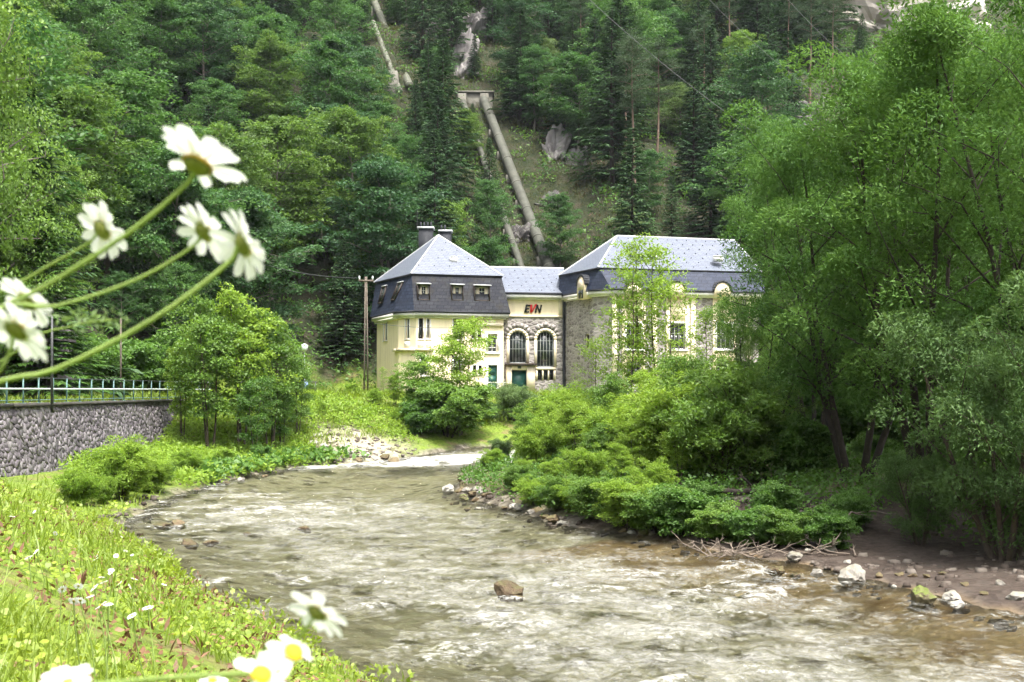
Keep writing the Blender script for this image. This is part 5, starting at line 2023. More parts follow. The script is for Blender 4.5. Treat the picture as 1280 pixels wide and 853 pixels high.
def broad(seed, H=15.0, R=4.5, cb=0.2, stems=1, spread=0.0, nprim=26, nsec=7, per=110, L=0.28, W=0.16, cr=0.75, flat=0.35, droop=0.25, tr=0.20, jit=0.7, up=0.0, prof=0.8, rise=0.35, wig=0.03, twigs=True, low=0.12, rag=0.28):
    """a leafy tree: stems, limbs, branchlets and flattened leaf sprays -> (wood, leaves)"""
    rng = RS_(seed)
    wood, lv = MB(), MB()
    C, O = [], []
    for s in range(stems):
        ang = 6.283 * (s + rng.rand() * 0.6) / max(1, stems)
        tilt = np.array([math.cos(ang), math.sin(ang), 0]) * spread * (0.5 + 0.7 * rng.rand()) if stems > 1 else np.array([rng.normal() * 0.03, rng.normal() * 0.03, 0])
        hs = H * ((1 - rag) + rag * rng.rand()) if stems > 1 else H
        root = np.array([math.cos(ang), math.sin(ang), 0]) * (0.05 * R if stems > 1 else 0)
        ts = np.linspace(0, 1, 9)
        ph = rng.rand(2) * 6.28
        path = np.array([root + tilt * H * (t ** 0.85) + np.array([math.sin(5 * t + ph[0]), math.sin(4.3 * t + ph[1]), 0]) * wig * H * t * (1 - 0.3 * t) + np.array([0, 0, hs * t]) for t in ts])
        path[0, 2] -= 0.4
        sr = tr * (1.0 if stems == 1 else 0.62)
        wood.tube(path, sr * (1 - 0.92 * ts ** 0.8) + 0.012, 7)
        nl = max(4, int(nprim / stems))
        Rs = R * (0.62 if stems > 1 else 1.0)
        for i in range(nl):
            q = (i + rng.rand()) / nl
            t = cb + (0.99 - cb) * q
            k = t * 8
            i0 = min(7, int(k))
            b = path[i0] + (path[i0 + 1] - path[i0]) * (k - i0)
            az = 2.39996 * i + s * 1.7 + rng.normal() * 0.35
            w = max(0.16, math.sin(math.pi * (low + (0.97 - low) * q)) ** prof)
            ln = Rs * w * ((0.7 + 0.5 * rng.rand()) if rag < 0.4 else (0.35 + 1.0 * rng.rand()))
            d = np.array([math.cos(az), math.sin(az), 0])
            e = b + d * ln + np.array([0, 0, ln * (rise + 0.3 * rng.normal() * 0.5 + 0.35 * q)])
            m = b + (e - b) * 0.5 + np.array([0, 0, ln * 0.08]) + rng.normal(size=3) * ln * 0.05
            br = max(0.014, sr * 0.38 * (1 - 0.75 * t) * (0.6 + 0.5 * w))
            wood.tube([b, m, e], [br, br * 0.7, br * 0.25], 5)
            for j in range(nsec):
                f = (0.25 if nsec > 4 else 0.42) + (0.75 if nsec > 4 else 0.58) * (j + rng.rand()) / nsec
                p = (b * (1 - f) ** 2 + 2 * m * f * (1 - f) + e * f * f)
                sd = np.array([-d[1], d[0], 0]) * rng.normal() * ln * 0.26 * (1.15 - 0.55 * f)
                c = p + sd + np.array([0, 0, abs(rng.normal()) * 0.12 * ln - 0.03 * ln])
                o = d * 0.8 + sd / (ln + 0.1) + np.array([0, 0, 0.15])
                if twigs and np.linalg.norm(c - p) > 0.15:
                    wood.tube([p, (p + c) / 2, c], [br * 0.42, br * 0.3, 0.006], 4)
                C.append(c)
                O.append(o)
        for j in range(3):
            C.append(path[-1] + rng.normal(size=3) * np.array([0.2, 0.2, 0.25]) * cr)
            O.append(rng.normal(size=3) * 0.3 + np.array([0, 0, 1.0]))
    clumps(lv, rng, C, O, per, cr, flat, droop, L, W, jit, up)
    return wood, lv


def spruce(seed, H=16.0, R=2.9, step=0.50, per=16, cb=0.06, sparse=1.0):
    rng = RS_(seed)
    wood, lv = MB(), MB()
    ts = np.linspace(0, 1, 8)
    wood.tube([(0.02 * math.sin(3 * t) * H * 0.3, 0, -0.4 + (H + 0.4) * t) for t in ts], 0.19 * (1 - ts) + 0.015, 7)
    P, D, N, LL, WW, A = [], [], [], [], [], []
    z = H * cb
    lay = 0
    while z < H * 0.99:
        q = (z - H * cb) / (H * (1 - cb))
        ln0 = R * (1 - q) ** 0.85 + 0.12
        nb = int(6 + 2 * (1 - q))
        for i in range(nb):
            if rng.rand() > 0.93 * sparse:
                continue
            az = 6.283 * (i + 0.5 * (lay % 2)) / nb + rng.normal() * 0.18
            ln = ln0 * (0.72 + 0.45 * rng.rand())
            d = np.array([math.cos(az), math.sin(az), 0])
            sd = np.array([-d[1], d[0], 0])
            dr_ = 0.30 * (1 - q) + 0.02
            def at(f):
                return np.array([0, 0, z]) + d[None] * (ln * f)[:, None] + np.array([0, 0, 1.0])[None] * (ln * (0.10 * f - dr_ * f * f * 1.0 + 0.10 * f ** 4))[:, None]
            if i % 2 == 0:
                fq = np.array([0, 0.5, 0.95])
                wood.tube(at(fq), [0.03, 0.02, 0.008], 4)
            n = max(5, int(per * (0.35 + 0.65 * ln / R)))
            f = 0.12 + 0.88 * rng.rand(n) ** 0.8
            p = at(f)
            sg = np.where(rng.rand(n) < 0.5, -1, 1)
            dd = unit(d[None] * 0.75 + sd[None] * (sg * (0.25 + 0.8 * rng.rand(n)))[:, None] + np.array([0, 0, -1.0])[None] * (0.15 + 0.35 * rng.rand(n))[:, None])
            P.append(p)
            D.append(dd)
            N.append(unit(np.array([0, 0, 1.0]) + rng.normal(size=(n, 3)) * 0.35))
            LL.append((0.30 + 0.45 * rng.rand(n)) * (0.45 + 0.55 * ln / R))
            WW.append((0.13 + 0.09 * rng.rand(n)) * (0.5 + 0.5 * ln / R))
            A.append(np.clip(0.25 * rng.rand() + 0.5 * rng.rand(n) + 0.3 * f ** 2, 0, 1))
        z += step * (0.55 + 0.45 * (1 - q)) * (0.85 + 0.3 * rng.rand())
        lay += 1
    leaves_into(lv, rng, np.vstack(P), np.vstack(D), np.vstack(N), np.concatenate(LL), np.concatenate(WW), np.concatenate(A))
    return wood, lv


PROTO = {}
TOPS = {}


def proto(kind, builder, leafmat, barkmat):
    w, l = builder
    TOPS.setdefault(kind, []).append(float(np.percentile(np.vstack(l.V)[:, 2], 99.7)))
    PROTO.setdefault(kind, []).append((w.mesh(kind + '_trunk', barkmat, True), l.mesh(kind + '_crown', leafmat)))


for i in range(5):
    proto('beech', broad(100 + i, 15, 4.3 + 0.3 * (i % 3), 0.16 + 0.05 * (i % 2), nprim=34, nsec=7, per=86, L=0.27, W=0.15, cr=0.78, flat=0.28, droop=0.42, rise=0.20, jit=0.6), 'beech_leaf', 'grey_bark')
proto('linden', broad(130, 12, 4.4, 0.10, nprim=34, nsec=6, per=130, L=0.16, W=0.10, cr=0.74, flat=0.35, droop=0.35, rise=0.25, jit=0.65), 'alder_leaf', 'grey_bark')
for i in range(2):
    proto('pale', broad(120 + i, 10, 3.6, 0.12, nprim=26, nsec=7, per=70, L=0.27, W=0.15, cr=0.66, flat=0.5, rise=0.3), 'pale_leaf', 'grey_bark')
for i in range(3):
    proto('spruce', spruce(140 + i, 16, 2.9 + 0.4 * i, 0.46, 46), 'spruce_needle', 'dark_bark')
for i in range(2):
    proto('pine', broad(150 + i, 15, 2.3, 0.55, nprim=16, nsec=5, per=90, L=0.30, W=0.035, cr=0.55, flat=0.45, droop=0.1, tr=0.17, jit=0.9, up=0.2, rise=0.15, wig=0.012), 'pine_needle', 'pine_bark')
for i in range(3):
    proto('willow', broad(160 + i, 13.5, 6.2, 0.16, 5, 0.30, 55, 2, 540, 0.17, 0.054, 0.90, 0.58, 0.36, 0.26, 0.7, 0.10, 0.7, 0.50, 0.03), 'willow_leaf', 'dark_bark')
proto('greywillow', broad(170, 6.0, 4.2, 0.10, 6, 0.42, 42, 2, 360, 0.15, 0.048, 0.62, 0.6, 0.4, 0.16, 0.75, 0.0, 0.7, 0.5, 0.03), 'grey_willow_leaf', 'bark')
for i in range(3):
    proto('alder', broad(180 + i, 8.5, 2.7, 0.26, 3, 0.10, 39, 3, 78, 0.17, 0.105, 0.54, 0.40, 0.30, 0.10, 0.7, 0.0, 0.7, 0.45, 0.025), 'alder_leaf', 'bark')
for i in range(2):
    proto('sapling', broad(190 + i, 9.5, 1.5, 0.30, 1, 0, 20, 5, 26, 0.17, 0.075, 0.34, 0.40, 0.25, 0.06, 0.75, 0.0, 0.6, 0.75, 0.02), 'bright_leaf', 'bark')
for i in range(3):
    proto('bush', broad(200 + i, 3.6, 2.5, 0.06, 11, 0.30, 77, 2, 160, 0.15, 0.062, 0.36, 0.75, 0.25, 0.06, 0.85, 0.15, 0.6, 0.75, 0.04, True, 0.30, 0.62), 'bright_leaf', 'bark')
for i in range(2):
    proto('fine', broad(210 + i, 3.0, 2.1, 0.05, 9, 0.30, 63, 2, 210, 0.15, 0.034, 0.36, 0.75, 0.2, 0.05, 0.7, 0.25, 0.6, 0.8, 0.03, False, 0.30), 'bright_leaf', 'bark')
for i in range(2):
    proto('shrub', broad(220 + i, 3.6, 2.5, 0.06, 6, 0.34, 54, 2, 180, 0.17, 0.11, 0.42, 0.5, 0.3, 0.06, 0.75, 0.0, 0.6, 0.6, 0.04, True, 0.30, 0.55), 'herb_leaf', 'dark_bark')
NAMES = dict(linden='broadleaf_tree', beech='broadleaf_tree', pale='whitebeam_tree', spruce='spruce_tree', pine='pine_tree', willow='willow_tree', greywillow='willow_tree', alder='alder_tree', sapling='young_tree', bush='bush', fine='willow_bush', shrub='shrub')
CATS = dict(linden='tree', beech='tree', pale='tree', spruce='tree', pine='tree', willow='tree', greywillow='tree', alder='tree', sapling='tree', bush='bush', fine='bush', shrub='bush')
BASEH = dict(linden=12.0, beech=15.0, pale=10.0, spruce=16.0, pine=15.0, willow=13.5, greywillow=6.0, alder=8.5, sapling=9.5, bush=3.6, fine=3.0, shrub=3.6)
tree_rng = RS_(77)


def plant(kind, x, y, H, label, group, wide=1.0, var=None, rot=None, z=None, leaf=None, lean=None):
    ms = PROTO[kind]
    vi = tree_rng.randint(len(ms)) if var is None else var % len(ms)
    w, l = ms[vi]
    R = thing(NAMES[kind], label, CATS[kind], (x, y, (ground(x, y) if z is None else z) - 0.05), group)
    s = H / TOPS[kind][vi]
    wide *= TOPS[kind][vi] / BASEH[kind]
    R.scale = (s * wide, s * wide, s)
    R.rotation_euler = (lean[0] if lean else 0, lean[1] if lean else 0, tree_rng.rand() * 6.28 if rot is None else rot)
    low = CATS[kind] == 'bush'
    link('stems' if low else 'trunk', w, R)
    c = link('foliage' if low else 'crown', l, R)
    if leaf:
        c.material_slots[0].link = 'OBJECT'
        c.material_slots[0].material = MATS[leaf]
    return R


def at(u, d):
    return (u - 640) / FPX * d, d


def plant_px(kind, u, d, vtop, label, group, **kw):
    x, y = at(u, d)
    z = ground(x, y)
    H = pix(u, vtop, d).z - z
    return plant(kind, x, y, max(1.0, H), label, group, z=z, **kw)


# --- the big willows on the shaded bank
WG = 'willows on the shaded bank'
plant_px('willow', 1165, 31, 55, 'tallest dark-stemmed willow leaning over the shaded gravel bar', WG, wide=0.92, var=0, rot=0.3)
plant_px('willow', 1072, 36, 100, 'broad willow beside the tallest one, reaching toward the big roof', WG, wide=0.82, var=1, rot=2.0)
plant_px('willow', 1330, 27, -10, 'willow cut by the picture edge above the gravel bar', WG, wide=0.85, var=2, rot=4.0)
plant_px('willow', 1240, 40, 45, 'high willow crown behind the tallest willow', WG, wide=0.9, var=1, rot=5.2)
plant_px('willow', 1018, 46, 205, 'smaller willow standing next to the big slate roof', WG, wide=0.72, var=2, rot=1.1)
plant_px('willow', 1110, 50, 130, 'willow crown in the back, between the broad and the tallest willow', WG, wide=0.85, var=0, rot=3.3)
plant_px('willow', 1400, 44, -40, 'willow behind the one at the picture edge', WG, wide=0.9, var=0, rot=2.3)
plant_px('greywillow', 1255, 25.2, 362, 'pale grey-green willow bough cluster low before the tallest willow', WG, wide=0.72, rot=0.5)
plant_px('greywillow', 1150, 27.5, 555, 'low greyish willow hanging over the gravel by the boulder', WG, wide=0.75, rot=2.5)
plant_px('greywillow', 1330, 24.0, 470, 'low willow at the picture edge shading the gravel bar', WG, wide=0.8, rot=4.2)
plant_px('willow', 945, 41, 370, 'bright young willow beside the hall windows', WG, wide=0.85, var=0, rot=0.9, leaf='alder_leaf')

# --- bushes and saplings of the bushy bank
BG = 'bushes of the bushy bank'
for (k, u, d, vt, lab, w, lf) in (
        ('bush', 626, 54.0, 545, 'grey-green bush at the tip of the bushy bank by the rapids', 0.75, 'pale_leaf'),
        ('bush', 672, 46.0, 525, 'bright green bush just behind the heap of rocks', 0.95, None),
        ('bush', 735, 37.0, 555, 'low bright bush overhanging the waterline rocks', 0.80, None),
        ('bush', 700, 54.0, 480, 'tall yellow-green bush before the stone hall', 0.95, None),
        ('bush', 770, 44.0, 495, 'full bright bush below the tall saplings', 0.95, None),
        ('bush', 838, 40.0, 470, 'light green bush between the saplings and the willow', 1.0, None),
        ('bush', 815, 33.8, 572, 'low light bush at the water beside the bowed trunk', 0.95, None),
        ('bush', 905, 37.0, 455, 'green bush in front of the bright young willow', 1.0, 'alder_leaf'),
        ('shrub', 880, 31.8, 600, 'dark low shrub under the bowed trunk', 0.9, None),
        ('shrub', 970, 30.0, 600, 'dark shrub behind the driftwood heap', 0.95, None),
        ('shrub', 1065, 29.0, 610, 'shaded shrub under the tallest willow', 0.9, None),
        ('shrub', 690, 40.5, 590, 'low leafy shrub over the waterline rocks', 0.75, 'bright_leaf'),
        ('bush', 655, 42.5, 590, 'small pale bush above the heaped rocks', 0.7, None),
        ('shrub', 1000, 37.0, 520, 'deep green shrub between the willows', 1.0, None),
        ('shrub', 1130, 36.0, 560, 'dark shrub in the gloom behind the grey boulder', 1.0, None),
        ('shrub', 1230, 31.0, 585, 'dark shrub in the gloom above the moss-topped boulder', 1.0, None),
        ('shrub', 1300, 30.0, 560, 'dark shrub at the picture edge over the gravel bar', 1.0, None),
        ('shrub', 985, 27.6, 648, 'low leafy shrub right behind the driftwood heap', 1.1, 'alder_leaf'),
        ('shrub', 1040, 27.2, 652, 'low leafy shrub behind the large grey boulder', 1.1, None),
        ('bush', 860, 50.0, 455, 'tall pale bush under the hall windows', 0.8, None),
        ('bush', 745, 56.0, 482, 'tall pale bush below the narrow hall window', 0.8, None)):
    plant_px(k, u, d, vt, lab, BG, wide=w, leaf=lf)
for i, (u, d, vt) in enumerate(((1010, 56, 430), (1060, 50, 470), (1100, 54, 440), (1150, 47, 480), (1190, 52, 430), (1240, 46, 470), (1290, 50, 440), (1090, 42, 540), (1180, 40, 530), (1260, 37, 540), (960, 50, 480))):
    plant_px('shrub', u, d, vt, ordinal(i + 1) + ' shrub filling the gloom between the willow stems', 'shrubs between the willow stems', wide=1.15)
for i, (u, d, vt) in enumerate(sorted(((616, 50.0, 572), (648, 40.0, 592), (698, 35.0, 592), (745, 33.0, 590), (785, 31.6, 594), (848, 30.0, 605), (900, 28.8, 628), (940, 28.0, 648), (670, 37.0, 598), (722, 34.0, 604), (820, 30.7, 606)))):
    plant_px('bush' if i < 7 else 'shrub', u, d, vt, ordinal(i + 1) + ' low bush from the rapids along the bushy waterline', 'low bushes along the waterline', wide=1.2, leaf=None if i % 2 == 0 else 'alder_leaf')
for i, (u, d, vt) in enumerate(((652, 53, 505), (690, 49, 498), (722, 45, 488), (757, 48.5, 465), (803, 46, 462), (834, 43.5, 455), (872, 41, 440), (712, 39.5, 560), (772, 37, 552), (745, 41, 525), (800, 39, 520), (850, 36.5, 520))):
    plant_px('alder', u, d, vt, ordinal(i + 1) + ' young bright tree in the thicket before the big block', 'young trees of the bank thicket', wide=1.05, leaf='bright_leaf' if i % 3 else 'alder_leaf', lean=(tree_rng.normal() * 0.08, tree_rng.normal() * 0.08))
SG = 'slender saplings before the big block'
for i, (u, d, vt, lab) in enumerate((
        (764, 55, 372, 'slender sapling before the rounded stone corner'),
        (787, 52, 335, 'slender sapling with crooked stem under the roof edge'),
        (800, 54, 296, 'tallest slender sapling crossing the big slate roof'),
        (822, 53, 305, 'slender sapling just beside the tallest, crossing the roof'),
        (843, 51, 345, 'leafy sapling before the middle hall window'),
        (878, 47, 385, 'pale leafy sapling before the last hall window'),
        (738, 57, 420, 'short sapling before the narrow hall window'))):
    plant_px('sapling', u, d, vt, lab, SG, wide=1.0, var=i)

# --- bank before the house
HG = 'bushes before the yellow house'
for (k, u, d, vt, lab, w, lf) in (
        ('alder', 574, 69.5, 396, 'tall light green tree right in front of the house', 1.0, 'bright_leaf'),
        ('alder', 526, 70.5, 440, 'rounded tree before the bay of the house', 1.35, 'alder_leaf'),
        ('shrub', 560, 68.6, 472, 'leafy bush overhanging the rapids', 1.25, 'alder_leaf'),
        ('shrub', 525, 67.6, 495, 'dark bush on the far bank beside the stony slope', 1.0, None),
        ('alder', 494, 72, 462, 'thin young tree before the house corner', 1.0, 'bright_leaf'),
        ('sapling', 480, 75, 458, 'spindly sapling at the house corner', 1.0, None),
        ('fine', 642, 73.5, 478, 'soft grey-green willow bush before the stone hall', 1.0, 'pale_leaf'),
        ('fine', 612, 72.5, 500, 'small soft willow bush before the green door', 0.8, 'grey_willow_leaf'),
        ('fine', 680, 74.0, 494, 'soft willow bush below the second arched window', 0.9, 'willow_leaf'),
        ('alder', 468, 70.5, 484, 'loose young tree on the bank between stones and house', 1.3, 'bright_leaf'),
        ('bush', 500, 68.5, 508, 'bright bush at the water between the stones and the house tree', 1.2, None),
        ('alder', 402, 66.5, 505, 'loose young tree beside the stony far bank', 1.3, 'bright_leaf'),
        ('bush', 440, 74.5, 492, 'low bright bush by the culvert', 1.1, None),
        ('bush', 470, 71.5, 500, 'low bright bush between culvert and house', 0.9, None)):
    plant_px(k, u, d, vt, lab, HG, wide=w, leaf=lf)

# --- alders and round bushes on the railing side
AG = 'riverside alders by the stone wall'
for i, (u, d, vt, lab, w) in enumerate((
        (262, 58.5, 372, 'tall riverside alder nearest the railing end', 1.0),
        (300, 60.0, 362, 'tallest riverside alder with several dark stems', 1.05),
        (338, 61.0, 385, 'riverside alder on the meadow side of the clump', 0.95),
        (228, 60.0, 410, 'thin alder in front of the railing end', 0.65),
        (372, 63.5, 440, 'short alder hiding the culvert', 0.8),
        (318, 58.0, 470, 'low alder at the foot of the clump', 0.9),
        (352, 61.5, 480, 'dark alder shrub at the culvert mouth', 1.0))):
    plant_px('alder', u, d, vt, lab, AG, wide=w, var=i, leaf='herb_leaf' if i in (5, 6) else ('bright_leaf' if i in (1, 3) else None))
FG = 'round bushes below the stone wall'
for (k, u, d, vt, lab, w, lf) in (
        ('bush', 150, 39.0, 545, 'largest round willow bush below the stone wall', 1.1, 'bright_leaf'),
        ('bush', 97, 36.0, 582, 'round willow bush at the grass slope edge', 1.1, 'bright_leaf'),
        ('bush', 232, 48.0, 560, 'neat yellow-green round bush near the wall end', 1.1, 'bright_leaf'),
        ('bush', 187, 42.0, 570, 'small willow bush between the two round ones', 1.2, 'bright_leaf'),
        ('bush', 128, 37.2, 622, 'low pale bush at the water below the round bushes', 0.8, 'bright_leaf'),
        ('fine', 205, 44.5, 596, 'low willow tuft overhanging the water', 0.8, 'alder_leaf'),
        ('shrub', 280, 54.0, 562, 'low leafy shrub under the alders', 0.9, 'bright_leaf'),
        ('shrub', 325, 57.5, 558, 'leafy shrub at the waterline under the alders', 0.9, None)):
    plant_px(k, u, d, vt, lab, FG, wide=w, leaf=lf)

# --- the wooded slope
PIPES = [(np.array(along(h0, 1)), np.array(along(h1, 1))), (np.array(along(g0, 1)), np.array(along(g1, 1))), (np.array(along(k0, 1)), np.array(along(k1, 1)))]
KEEP = []
for n_, (a, b) in enumerate(PIPES):
    for t in np.linspace(0.0, 1, 40):
        p = a + (b - a) * t
        if n_ == 0 and 0.28 < 1 - t < 0.74 and False:
            continue
        if n_ == 0 and 0.55 < t < 0.72:
            continue
        KEEP.append((*proj(p), p[1], 7 if n_ == 0 else 6))
for (u, v, d, r) in ((600, 122, 149, 16), (572, 70, 150, 14), (592, 40, 160, 14), (695, 200, 128, 12), (722, 205, 128, 10), (1110, 12, 180, 75), (1185, 12, 180, 75), (535, 45, 150, 10), (715, 300, 118, 12), (15, 450, 54, 20), (655, 310, 110, 8), (735, 240, 130, 12), (760, 270, 120, 10)):
    KEEP.append((u, v, d, r))
KEEP = np.array(KEEP)
hill = []


def crown_clear(kind, x, y, H, wide):
    z = ground(x, y)
    u, vb = proj((x, y, z))
    vt = proj((x, y, z + H))[1]
    half = {'spruce': 0.15, 'pine': 0.13}.get(kind, 0.26) * H * wide / y * FPX
    lo = {'pine': 0.5}.get(kind, 0.0)
    ok = KEEP[:, 2] > y - 1
    K = KEEP[ok]
    vb2 = vb - (vb - vt) * lo
    f = np.clip((vb2 - K[:, 1]) / (vb2 - vt + 1e-6), 0, 1)
    hw = half * (1 - 0.85 * f if kind == 'spruce' else np.sqrt(np.clip(1 - (2 * f - 1) ** 2, 0.05, 1)))
    bad = (K[:, 1] > vt - 4) & (K[:, 1] < vb2 + 4) & (abs(K[:, 0] - u) < hw + K[:, 3] * 0.6)
    return not bad.any()


def hill_tree(kind, x, y, H, wide=1.0, force=False, leaf=None):
    if not force and not crown_clear(kind, x, y, H, wide):
        return False
    if any((x - q[1]) ** 2 + (y - q[2]) ** 2 < 3.2 ** 2 for q in hill):
        return False
    hill.append((kind, x, y, H, wide, leaf))
    return True


for (kind, u, vb, hp, w, lf) in (
        ('spruce', 548, 318, 205, 1.15, None), ('spruce', 520, 300, 150, 1.0, None), ('beech', 486, 345, 150, 1.0, None), ('beech', 470, 250, 120, 1.0, None), ('beech', 614, 345, 120, 0.75, None),
        ('spruce', 650, 150, 140, 1.4, None), ('spruce', 706, 175, 120, 1.2, None), ('beech', 668, 165, 110, 1.0, None), ('beech', 700, 345, 100, 0.9, None), ('beech', 735, 352, 110, 0.9, None), ('pale', 786, 320, 62, 1.1, None),
        ('pine', 781, 205, 165, 1.0, None), ('pine', 797, 190, 150, 1.0, None), ('pine', 820, 225, 175, 1.1, None), ('pine', 788, 185, 135, 1.0, None), ('pine', 878, 150, 130, 1.0, None), ('pine', 702, 165, 110, 1.0, None),
        ('spruce', 888, 305, 165, 1.1, None), ('spruce', 940, 300, 190, 1.1, None), ('spruce', 985, 190, 150, 1.05, None), ('spruce', 862, 290, 120, 1.1, None), ('spruce', 915, 215, 140, 1.0, None), ('spruce', 960, 120, 120, 1.0, None), ('spruce', 840, 330, 110, 1.0, None), ('spruce', 905, 345, 130, 1.1, None),
        ('pine', 1012, 130, 140, 1.0, None), ('pine', 1040, 110, 130, 1.0, None), ('spruce', 1075, 125, 90, 1.1, None), ('pine', 985, 90, 120, 1.0, None),
        ('beech', 820, 110, 110, 1.1, None), ('beech', 765, 110, 110, 1.0, None), ('beech', 850, 150, 110, 1.0, None), ('beech', 925, 130, 90, 1.0, 'alder_leaf'), ('beech', 720, 70, 100, 1.1, None), ('beech', 810, 280, 90, 0.9, None), ('beech', 850, 235, 80, 0.9, None),
        ('pale', 345, 320, 115, 1.1, None), ('pale', 310, 270, 105, 1.0, None), ('pale', 405, 215, 80, 1.0, None), ('pale', 555, 350, 100, 0.8, 'alder_leaf'), ('pale', 360, 250, 90, 0.9, None),
        ('spruce', 160, 290, 190, 1.4, None), ('spruce', 215, 265, 170, 1.3, None), ('spruce', 430, 450, 150, 1.1, None), ('spruce', 395, 440, 120, 1.1, None), ('spruce', 255, 420, 150, 1.1, None), ('spruce', 120, 240, 150, 1.2, None),
        ('beech', 80, 130, 140, 1.1, None), ('beech', 200, 150, 150, 1.1, None), ('beech', 330, 150, 140, 1.1, None), ('beech', 420, 120, 130, 1.0, None), ('beech', 270, 230, 130, 1.0, None), ('beech', 390, 330, 130, 1.0, None), ('beech', 440, 400, 100, 0.9, 'alder_leaf')):
    p = hit(u, vb, 0, 62)
    if p is not None:
        hill_tree(kind, p.x, p.y, hp / FPX * p.y, w, True, lf)

hr = RS_(31)
gx, gy = np.meshgrid(np.arange(-80, 84, 6.4), np.arange(60, 190, 6.0))
for x, y in zip(gx.ravel(), gy.ravel()):
    x += hr.uniform(-2.6, 2.6)
    y += hr.uniform(-2.6, 2.6)
    L = land(np.array([x]), np.array([y]), True)
    if L[4][0] < 1.5:
        continue
    u, v = proj((x, y, L[0][0]))
    if u < -90 or u > 1200 or v < -40:
        continue
    if u > 1010 and v > 130:
        continue
    left_side = u < 460
    r = hr.rand()
    if left_side:
        kind = 'beech' if r < 0.72 else ('spruce' if r < 0.92 else 'pale')
    elif u < 720:
        kind = 'beech' if r < 0.55 else ('spruce' if r < 0.93 else 'pale')
    else:
        kind = 'spruce' if r < 0.56 else ('beech' if r < 0.82 else ('pine' if r < 0.93 else 'pale'))
    H = {'beech': hr.uniform(11, 17.5), 'spruce': hr.uniform(11, 20), 'pine': hr.uniform(13, 19), 'pale': hr.uniform(7, 11)}[kind]
    for k in range(3):
        if hill_tree(kind, x, y, H, hr.uniform(0.95, 1.25), False, None if kind != 'beech' else [None, 'beech_cool', 'beech_cool', 'beech_warm', 'beech_leaf'][hr.randint(5)]):
            break
        H *= 0.6

near_left = [('linden', -6, 54, 45, 'yellow-green tree at the top corner above the low daisies', 0.55, None), ('linden', 66, 68, 182, 'rounded bright tree behind the lone daisy', 0.75, None),
             ('linden', -60, 47, -40, 'tall yellow-green tree cut by the picture edge', 0.6, None), ('spruce', 22, 58, 60, 'olive spruce behind the low daisies', 1.2, None),
             ('linden', 100, 76, 262, 'bright tree beside the pole on the slope', 0.8, None), ('spruce', 60, 56, 255, 'small yellowish spruce at the cliff foot', 1.3, 'willow_leaf'),
             ('linden', 5, 56, 300, 'low bright tree on top of the reddish rock face', 0.8, None), ('shrub', 130, 66, 420, 'green bush behind the railing by the rock ledge', 1.2, None), ('shrub', 190, 70, 415, 'green bush behind the railing end', 1.2, None), ('linden', 215, 78, 330, 'green tree behind the riverside alders', 0.9, 'beech_leaf'), ('linden', 150, 76, 340, 'green tree below the pole on the slope', 0.9, 'beech_leaf')]
for (k, u, d, vt, lab, w, lf) in near_left:
    plant_px(k, u, d, vt, lab, 'trees above the railing', wide=w, leaf=lf)

PHR = dict(beech='green broadleaf tree', pale='pale silvery tree', spruce='dark spruce', pine='bare-stemmed pine')
COLS = [(120, 'behind the tall daisies'), (320, 'uphill of the riverside alders'), (460, 'on the slope facing the meadow'), (610, 'above the house chimneys'), (720, 'beside the thick pipe'), (860, 'above the big slate roof'), (1010, 'under the overhead cables'), (9999, 'behind the willow crowns')]
BANDS = [(60, 'near the top edge'), (140, 'high up'), (230, 'halfway up'), (330, 'low down'), (9999, 'at the slope foot')]
cells = {}
for h_ in hill:
    u, v = proj((h_[1], h_[2], ground(h_[1], h_[2])))
    col = next(c for lim, c in COLS if u < lim)
    band = next(b for lim, b in BANDS if v < lim)
    cells.setdefault((h_[0], band, col), []).append((u, h_))
for (kind, band, col), lst in cells.items():
    lst.sort(key=lambda q: q[0])
    for i, (u, h_) in enumerate(lst):
        pre = '' if len(lst) == 1 else (ordinal(i + 1) + ' from left, ')
        plant(kind, h_[1], h_[2], h_[3], pre + PHR[kind] + ' ' + band + ' ' + col, 'trees of the wooded slope', wide=h_[4], leaf=h_[5])

# ------------------------------------------------------------------ undergrowth


def cover(name, pts, per, cr, L, W, mat, seed, label, flat=0.5, lift=0.25, up=0.2):
    rng = RS_(seed)
    mb = MB()
    C = pts + np.array([0, 0, lift])
    O = np.stack([rng.normal(size=len(C)), rng.normal(size=len(C)) - 0.4, 0.2 * np.ones(len(C))], axis=1)
    clumps(mb, rng, C, O, per, cr, flat, 0.25, L, W, 0.75, up)
    o = part(name, mb, mat, None, kind='stuff')
    o['label'] = label


uu = lambda X, Y: 640 + X / Y * FPX
keep_pipe = lambda X, Y: seg_dist(X, Y, np.array([PIPE_A, PIPE_B])) > 1.2
cover('undergrowth', sample(9000, -80, 80, 62, 190, lambda X, Y, z, dl, dr, wet, t, left, bh: (t > 0.5) & (abs(uu(X, Y) - 600) < 720) & keep_pipe(X, Y) & (fbm(X / 8, Y / 8, 88, 3) > -0.35), 11), 16, 0.9, 0.44, 0.20, 'herb_leaf', 12, 'mixed green undergrowth covering the steep slope', 0.55, 0.35)
cover('thicket', sample(2600, -70, 75, 97, 185, lambda X, Y, z, dl, dr, wet, t, left, bh: (t > 1) & (abs(uu(X, Y) - 640) < 660) & (seg_dist(X, Y, np.array([PIPE_A, PIPE_B])) > 3.0) & (fbm(X / 6, Y / 6, 98, 3) > 0.05), 31), 40, 1.1, 0.34, 0.17, 'beech_leaf', 32, 'leafy thicket of low shrubs on the slope', 0.7, 1.0)
